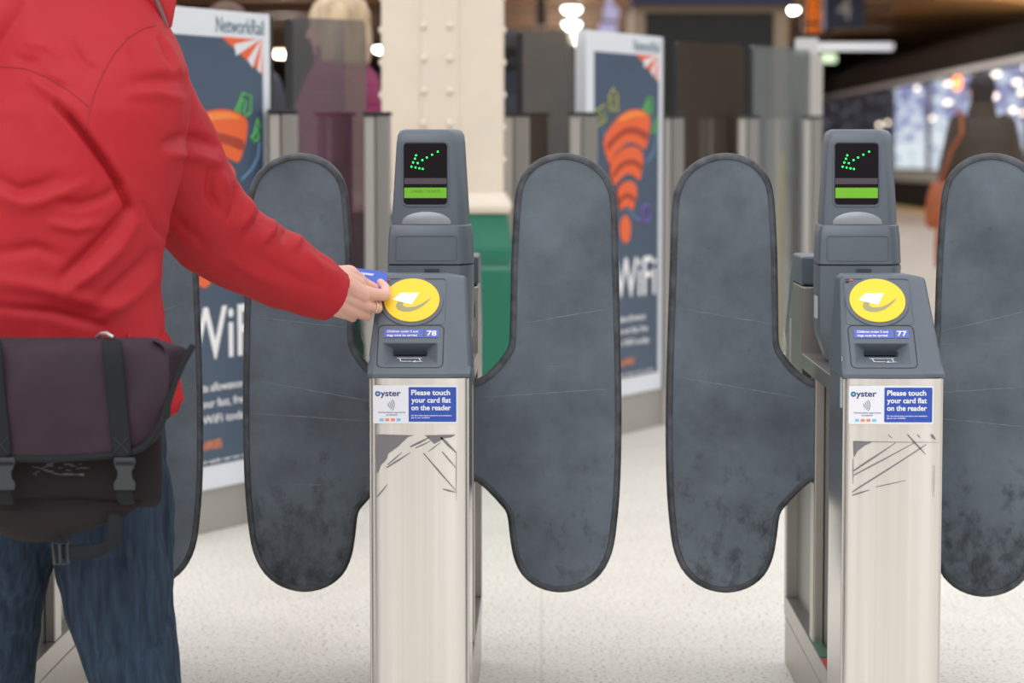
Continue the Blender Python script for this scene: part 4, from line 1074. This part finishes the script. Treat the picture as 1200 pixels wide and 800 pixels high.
# body: bulging box
def lerp(a, b, t): return a + (b - a) * t
b = bmesh.new(); rings = []
for y, xl, xr, yf in ((404, -44, 184, 4.025), (420, -47, 188, 4.01), (500, -50, 190, 4.0), (560, -50, 191, 4.0), (586, -48, 190, 4.01), (594, -44, 186, 4.03)):
    n = 18; front = []
    for i in range(n + 1):
        t = i / n; px = lerp(xl, xr, t); bul = .018 * (1 - (2 * t - 1) ** 4)
        front.append(P(px, y, yf + .02 - bul + .004 * noise.noise(Vector((px * .03, y * .03, 0)))))
    back = [P(lerp(xl, xr, t / n) * .985 + 1, y, 4.095) for t in range(n, -1, -1)]
    rings.append(front + back)
loft(rings, bm=b)
bd = bc(obj('bag_body', b, M['bagb'], None, bevel=.008))
# bottom pouch
b = bmesh.new(); rings = []
for y, xl, xr, yf in ((584, -46, 176, 4.02), (600, -42, 166, 4.005), (618, -34, 140, 4.01), (630, -10, 100, 4.03), (635, 4, 84, 4.05)):
    n = 16; front = []
    for i in range(n + 1):
        t = i / n; bul = .02 * (1 - (2 * t - 1) ** 2); yy = y - 9 * abs(2 * t - 1) ** 3
        front.append(P(lerp(xl, xr, t), yy, yf + .015 - bul))
    back = [P(lerp(xl, xr, t / n), y - 9 * abs(2 * t / n - 1) ** 3, 4.09) for t in range(n, -1, -1)]
    rings.append(front + back)
loft(rings, bm=b)
bc(obj('bottom_pouch', b, mat('pouch_nylon', '211a1c', .8, spec=.3, bump=.35, bscale=650), None, bevel=.008))
# flap
def flap_row(y, xr, Yc, xl=-54, n=22, edge=None):
    r = []
    for i in range(n + 1):
        t = i / n; px = lerp(xl, xr, t)
        bul = .016 * (1 - (2 * t - 1) ** 4)
        yy = y
        r.append(P(px, yy, Yc - bul + .013 * noise.noise(Vector((px * .018, y * .02, 3)))))
    return r
rows = []
def curve(i, t):
    return 0
FL = [(398, 176, 4.075), (396, 184, 4.03), (400, 194, 4.0), (412, 199, 3.985), (440, 200, 3.98), (470, 198, 3.978), (495, 194, 3.978)]
for y, xr, Yc in FL: rows.append(flap_row(y, xr, Yc))
# lower rows bend up at the right corner
for k, (y, xr) in enumerate(((512, 190), (524, 182), (532, 172), (537, 160))):
    r = []
    n = 22
    for i in range(n + 1):
        t = i / n; px = lerp(-54, xr, t); yy = lerp(y, y - 3 - k * 3, max(0, (t - .75) / .25) ** 2)
        r.append(P(px, yy, 3.978 - .014 * (1 - (2 * t - 1) ** 4)))
    rows.append(r)
fp = sheet(rows, .005, 'flap', M['bagc'], 1)
# flared corner of the flap, sticking out to the right
cr_rows = []
for (xa, ya, xb, yb) in ((176, 398, 188, 397), (188, 402, 206, 406), (194, 410, 226, 407), (195, 430, 213, 430), (193, 452, 204, 450), (190, 478, 197, 474), (184, 505, 191, 500)):
    cr_rows.append([P(lerp(xa, xb, t), lerp(ya, yb, t), 3.985 + .03 * t + .012 * math.sin(PI * t)) for t in (0, .25, .5, .75, 1)])
sheet(cr_rows, .004, 'flap_corner', M['bagc'], 1, None)
# binding along the flap hem
hemp = [(-54, 540), (0, 539), (60, 540), (120, 536), (150, 533), (166, 527), (180, 514), (190, 496), (198, 470), (206, 446), (216, 424), (226, 407)]
hp = []
for x, y in dense(hemp, 4):
    t_ = (x + 54) / 240; Yc = 3.962 if x < 190 else lerp(3.965, 4.012, min(1, (x - 190) / 36))
    hp.append(P(x, y - 2, Yc))
bc(obj('hem_binding', tube(hp, .0055, 8), M['web'], None))
# crease across the flap and top edge
bc(obj('top_binding', tube([P(x, 398, 4.03 - .0) for x in range(-54, 186, 12)], .004, 8), M['web'], None))
def webbing(pts, w_, name='strap', m=None, par=None, t=.0022, fdir=None):
    rows = []
    for i, (x, y, Y, hw) in enumerate(pts):
        rows.append([P(x - hw, y, Y), P(x, y, Y - .0008), P(x + hw, y, Y)])
    return sheet(rows, t, name, m or M['web'], 1, par)
for cx, dx in ((137, 8), (-4, -2)):
    st = webbing([(cx - 7, 396, 4.01, 12), (cx - 6, 400, 3.972, 12), (cx - 6, 410, 3.956, 12), (cx - 4, 430, 3.950, 12), (cx, 470, 3.955, 12), (cx + 4, 510, 3.955, 12), (cx + 7, 538, 3.955, 12)], 12)
    # stitched cross
    # buckle: female body, waist and male prongs
    X0 = cx + 9
    bk = [(-12, 536), (12, 536), (13, 541), (11, 547), (8, 553), (9, 560), (13, 566), (12, 574), (-12, 574), (-13, 566), (-9, 560), (-8, 553), (-11, 547), (-13, 541)]
    pb_ = bmesh.new(); loft([[P(X0 + a, y, 3.953) for a, y in bk], [P(X0 + a, y, 3.965) for a, y in bk]], bm=pb_)
    bo = bc(obj('buckle', pb_, M['buckle'], None, bevel=.0015))
    rb_ = bmesh.new(); loft([[P(X0 + a, y, 3.9515) for a, y in ((-11, 541), (11, 541), (11, 545), (-11, 545))], [P(X0 + a, y, 3.954) for a, y in ((-11, 541), (11, 541), (11, 545), (-11, 545))]], bm=rb_)
    r_ = obj('buckle_bar', rb_, M['web'], None, bevel=.0005); r_.parent = bo
    webbing([(X0, 572, 3.966, 10), (X0, 584, 3.975, 10), (X0 + 4, 592, 3.99, 10)], 10)
    xb = bmesh.new()
    for (a1, b1, a2, b2) in ((-8, 512, 9, 530), (9, 512, -8, 530)):
        tube([P(cx + 4 + a1, b1, 3.9525), P(cx + 4 + a2, b2, 3.9525)], .0006, 5, xb)
    xo = obj('stitching', xb, M['buckle'], None); bc(xo)
# faded print under the flap
b = bmesh.new()
rr = random.Random(3)
for k in range(26):
    x = rr.uniform(36, 100); y = rr.uniform(543, 556); tube([P(x, y, 3.9905), P(x + rr.uniform(2, 9), y + rr.uniform(-2, 2), 3.9905)], .0005, 4, b)
tube([P(38, 546, 3.990), P(70, 556, 3.9895), P(99, 556, 3.990)], .0005, 4, b)
bc(obj('faded_print', b, mat('print_grey', '6f6a70', .8), None))
# zip pull at the top
bc(obj('zip_pull', tube([P(112, 397, 4.02), P(118, 391, 4.0), P(125, 390, 3.995), (P(133, 395, 3.99))], .003, 8), mat('pull_metal', 'b4b2ae', .3, .8), None))
# webbing under the pouch with its slider
sheet([[P(x, y - 9, Y), P(x, y, Y - .002), P(x, y + 9, Y)] for x, y, Y in ((66, 645, 4.04), (82, 648, 4.03), (100, 646, 4.025), (118, 645, 4.02), (130, 636, 4.02))], .003, 'loose_strap', M['web'], 1)
sheet([[P(x - 9, y, Y), P(x, y, Y - .002), P(x + 9, y + 2, Y)] for x, y, Y in ((134, 600, 3.99), (136, 615, 3.992), (135, 630, 4.0), (128, 644, 4.01))], .003, 'loose_strap', M['web'], 1)
sb_ = bmesh.new(); tube([P(62, 636, 4.03), P(79, 636, 4.03), P(80, 660, 4.03), P(64, 661, 4.03)], .0028, 6, sb_, cyc=True); tube([P(70, 637, 4.03), P(71, 660, 4.03)], .003, 6, sb_)
bc(obj('strap_slider', sb_, M['buckle'], None))
# belt around the waist holding the bag
bp_ = []
for k in range(25):
    a = math.radians(-50 + 280 * k / 24)
    bp_.append((-.836 + .224 * math.cos(a), 4.268 + .168 * math.sin(a)))
rows = [[Vector((x, y, z)) for x, y in bp_] for z in (.80, .82, .84)]
sheet(rows, .003, 'waist_strap', M['web'], 1)
bc(obj('side_tab', bx(-.632, -.612, 4.16, 4.2, .735, .79), M['web'], None, bevel=.004))

# ================================================================== FAR BACKGROUND
M['glow'] = mat('lamp_glow', 'ffffff', .5, emit='e8fff4', estr=9)
M['warmglow'] = mat('lamp_glow_warm', 'fff0d0', .5, emit='ffe6b8', estr=5)
def lamp(px, py, Y, w_, label, m='glow'):
    p = P(px, py, Y); t = thing('pendant_lamp', label, 'lamp', p, 0, 'pendant lamps under the platform ceiling')
    b = bmesh.new(); ball(b, (0, 0, 0), 1, 3, (w_ / 2, w_ / 2, w_ * .32))
    for v in b.verts: v.co.z = min(v.co.z, 0)
    obj('diffuser', b, M[m], t); obj('shade', loft([[(r * math.cos(a * PI / 10), r * math.sin(a * PI / 10), z) for a in range(20)] for r, z in ((w_ / 2, 0), (w_ * .4, .05), (.05, .12))]), M['capb'], t)
    obj('rod', tube([(0, 0, .1), (0, 0, max(.15, 4.61 - p.z))], .02, 6), M['capb'], t)
    ld = bpy.data.lights.new('lamp_light', 'POINT'); ld.energy = 260; ld.shadow_soft_size = .15; ld.color = (1, .93, .82)
    lo = bpy.data.objects.new('lamp_light', ld); C.objects.link(lo); lo.parent = t; lo.location = (0, 0, -w_ * .32 - .25)
for px, py, Y, w_, lb in ((670, 9, 55.8, .40, 'nearest and topmost'), (670, 27, 62.2, .42, 'second from the top'), (673, 38, 67, .36, 'third from the top'), (674, 46, 71, .32, 'fourth from the top')):
    lamp(px, py, Y, w_, 'white pendant lamp above the dark glass panel, %s in its row' % lb)
lamp(1262, 22, 58, .4, 'added pendant lamp over the train, out of view, to light the ceiling')  # this and the next lamp are unseen, added to brighten the ceiling
lamp(1240, 12, 55, .4, 'added pendant lamp nearest the camera over the train, out of view, lighting the ceiling')
lamp(929, 10, 50, .26, 'single bright lamp left of the orange departure board')
lamp(446, 56, 50, .27, 'round white lamp at the left edge of the cream column')
lamp(329, 60, 60, .42, 'warm lamp between the left board and the smoked glass', 'warmglow')
pa = P(955, 50, 72); pb2 = P(1047, 58, 72)
t = thing('strip_light', 'long white strip light under the ceiling, below the platform 4 sign', 'lamp', ((pa.x + pb2.x) / 2, 72, pb2.z))
hl = (pb2.x - pa.x) / 2
obj('tube_cover', bx(-hl, hl, 0, .3, 0, .17), mat('strip_glow', 'ffffff', .5, emit='e8ecf4', estr=.75), t, bevel=.03)
for sx in (-.8, .8): obj('hanger', bx(hl * sx - .02, hl * sx + .02, .12, .16, .17, 4.61 - pb2.z), M['capb'], t, smooth=False)
pa = P(967, 68, 74)
t = thing('exit_light', 'small glowing green-white sign below the strip light, beside the tall pale pillar', 'sign', pa)
obj('lit_face', bx(-.32, .32, 0, .12, -.12, .12), mat('green_glow', 'e8ffe0', .5, emit='d8f4c8', estr=1.0), t, bevel=.02)
obj('hanger', bx(-.02, .02, .03, .07, .12, 4.61 - pa.z), M['capb'], t, smooth=False)
# kiosk with black opening and navy fascia
t = thing('kiosk', 'beige-framed kiosk with a dark window under a navy fascia, far behind the middle board', 'kiosk', (at(828, 30), 30, 0))
S = 30 / FPX
kx = lambda px: (px - 828) * S
kz = lambda y: CAMZ - (y - HZ) * S
fb = bmesh.new(); box(fb, kx(742), kx(755), 0, .3, 0, kz(8)); box(fb, kx(905), kx(922), 0, .3, 0, kz(8)); box(fb, kx(755), kx(905), 0, .3, kz(16), kz(8)); box(fb, kx(742), kx(922), .3, 2.5, 0, kz(8))
obj('kiosk_frame', fb, mat('kiosk_beige', '84725e', .6), t, smooth=False)
obj('kiosk_window', bx(kx(755), kx(905), .1, .2, .3, kz(16)), mat('kiosk_glass', '0c0d0d', .3), t, smooth=False)
obj('fascia', bx(kx(738), kx(926), -.1, .4, kz(7.5), kz(-14)), mat('fascia_navy', '14183c', .5), t, smooth=False)
# hanging departure board and platform sign
t = thing('departure_board', 'orange-lettered departure board left of the platform 4 sign', 'departure board', P(954, 16, 44))
s = 44 / FPX; hz_ = 4.61 - P(954, 16, 44).z
obj('casing', bx(-12 * s, 12 * s, 0, .12, -24 * s, 34 * s), M['capb'], t, smooth=False)
amb = mat('amber_led', 'd06a18', .5, emit='ff7a14', estr=.6)
rr = random.Random(5)
for k in range(13):
    z = (-21 + 4.1 * k) * s
    if k == 2: continue
    obj('orange_row', bx(-9 * s, rr.uniform(5, 9) * s, -.004, 0, z, z + 2.4 * s), amb, t, smooth=False)
obj('hanger', bx(-.02, .02, .04, .08, 34 * s, hz_), M['capb'], t, smooth=False)
t = thing('platform_sign', 'hanging navy platform sign with a grey number 4', 'sign', P(990, 6, 43.5))
s = 43.5 / FPX; hz_ = 4.61 - P(990, 6, 43.5).z
obj('sign_panel', bx(-23 * s, 23 * s, 0, .05, -27 * s, 26 * s), mat('sign_navy', '111b34', .5), t, smooth=False)
obj('sign_edge', bx(-26 * s, -23.2 * s, -.002, .05, -29 * s, 26 * s), mat('sign_edge', 'b8b8c8', .5), t, smooth=False)
text('number', [('4', -9 * s, -16 * s, 17 * s, 25 * s)], frame((0, -.001, 0), (1, 0, 0), (0, 0, 1)), mat('sign_number', 'a39c94', .5), t, .003, .01)
obj('hanger', bx(-.02, .02, .0, .04, 26 * s, hz_), M['capb'], t, smooth=False)
# dark hanging pole and pale lilac sign
t = thing('hanging_pole', 'black hanging pole with a pale foot above the dark glass panel', 'pole', P(634, 30, 45))
s = 45 / FPX
obj('rod', bx(-5 * s, 5 * s, -.03, .03, 0, 4.61 - P(634, 30, 45).z), M['black'], t, smooth=False)
obj('foot', bx(-8 * s, 8 * s, -.05, .05, -4 * s, 0), mat('pale_foot', 'b9aeb0', .5), t, smooth=False)
t = thing('hanging_sign', 'pale lilac hanging sign in two pieces above the middle advertising board', 'sign', P(712, 40, 46))
s = 46 / FPX
ml = mat('lilac_sign', 'b9b6dc', .5, emit='b9b6e0', estr=.5)
obj('sign_piece', bx(-10 * s, 11 * s, 0, .06, 0, 13 * s), ml, t, bevel=.02); obj('sign_piece', bx(-5 * s, 13 * s, 0, .06, 16 * s, 32 * s), ml, t, bevel=.03)
obj('bar', bx(-9 * s, 10 * s, -.01, .05, 13 * s, 16 * s), M['black'], t, smooth=False)
obj('hanger', bx(-1 * s, 6 * s, .0, .05, 32 * s, 4.61 - P(712, 40, 46).z), ml, t, smooth=False)

# train at the platform
def window_mat(name, dark):  # glowing noise imitates reflections on the glass, bright version paler towards the bottom
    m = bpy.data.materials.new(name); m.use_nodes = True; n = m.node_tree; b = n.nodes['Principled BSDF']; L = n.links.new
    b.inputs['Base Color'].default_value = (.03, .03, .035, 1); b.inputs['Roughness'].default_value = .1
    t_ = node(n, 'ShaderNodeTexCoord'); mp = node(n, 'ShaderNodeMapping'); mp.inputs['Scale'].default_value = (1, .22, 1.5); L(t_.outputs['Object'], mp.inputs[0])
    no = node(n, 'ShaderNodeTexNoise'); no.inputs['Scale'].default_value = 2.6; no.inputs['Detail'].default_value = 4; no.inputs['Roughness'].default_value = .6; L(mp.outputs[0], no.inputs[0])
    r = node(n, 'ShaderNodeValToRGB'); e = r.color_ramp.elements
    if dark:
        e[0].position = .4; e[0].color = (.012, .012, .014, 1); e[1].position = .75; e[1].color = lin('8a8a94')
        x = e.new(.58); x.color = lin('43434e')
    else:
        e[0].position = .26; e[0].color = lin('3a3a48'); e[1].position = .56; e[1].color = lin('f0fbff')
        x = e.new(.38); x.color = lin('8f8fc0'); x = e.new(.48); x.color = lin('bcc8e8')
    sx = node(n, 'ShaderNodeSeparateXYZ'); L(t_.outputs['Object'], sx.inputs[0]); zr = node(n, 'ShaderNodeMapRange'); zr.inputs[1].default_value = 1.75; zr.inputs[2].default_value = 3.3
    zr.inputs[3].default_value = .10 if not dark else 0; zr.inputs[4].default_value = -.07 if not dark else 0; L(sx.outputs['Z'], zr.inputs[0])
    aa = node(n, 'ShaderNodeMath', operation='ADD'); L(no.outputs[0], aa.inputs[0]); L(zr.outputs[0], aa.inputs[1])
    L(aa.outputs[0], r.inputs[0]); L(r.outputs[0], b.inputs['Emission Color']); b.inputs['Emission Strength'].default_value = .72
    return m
tr = thing('train', 'long train with large windows showing painted reflections standing at the platform on the right', 'train', (8.3, 30, -.9))
X0 = 0.0; zz = .9
obj('carriage_body', bx(X0, 2.7, 2, 78, zz - .25, zz + 3.05), mat('train_body', '1c1716', .9, spec=.1), tr, bevel=.03)
obj('roof', prism([(X0, zz + 3.05), (2.7, zz + 3.05), (2.5, zz + 3.45), (1.9, zz + 3.7), (.8, zz + 3.7), (.15, zz + 3.4)], lambda u, v, t_: Vector((u, t_, v)), 2, 78), mat('train_roof', '231b17', .9, spec=.1), tr, bevel=.03)
obj('white_band', bx(X0 - .03, X0, 2, 78, zz + 2.76, zz + 2.86), mat('pale_band', 'a8a4ac', .4), tr, smooth=False)
obj('sill_band', bx(X0 - .03, X0, 2, 78, zz + .55, zz + .8), mat('silver_band', 'b9bcc0', .35, .3), tr, smooth=False)
wl = window_mat('painted_reflection_bright', False); wd_ = window_mat('painted_reflection_dim', True)
y = 3.0
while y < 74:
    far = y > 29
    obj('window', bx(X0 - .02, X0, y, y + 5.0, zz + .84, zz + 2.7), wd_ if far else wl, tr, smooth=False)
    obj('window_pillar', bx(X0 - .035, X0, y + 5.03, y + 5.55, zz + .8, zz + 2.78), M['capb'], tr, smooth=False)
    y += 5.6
obj('running_gear', bx(.2, 2.5, 2.5, 77, .0, zz - .25), M['black'], tr, smooth=False)
rr = random.Random(11); gl = mat('painted_glint', 'fff2dc', .5, emit='fff0da', estr=2.2)  # small glowing ellipses imitate warm lights mirrored in the windows
for k in range(16):
    y = rr.uniform(13, 34); z = zz + rr.choice((1.9, 2.2, 2.45, 2.6)) + rr.uniform(-.05, .05); wd_y = rr.uniform(.25, .6)
    b = bmesh.new(); ball(b, (X0 - .012, y, z), 1, 2, (.02, wd_y, .05)); obj('window_glint', b, gl, tr)
obj('tail_light', bx(X0 - .05, X0 - .02, 21, 21.6, zz + 2.45, zz + 2.7), mat('orange_lamp', 'ff8a3c', .5, emit='ff7a2c', estr=3), tr, smooth=False)
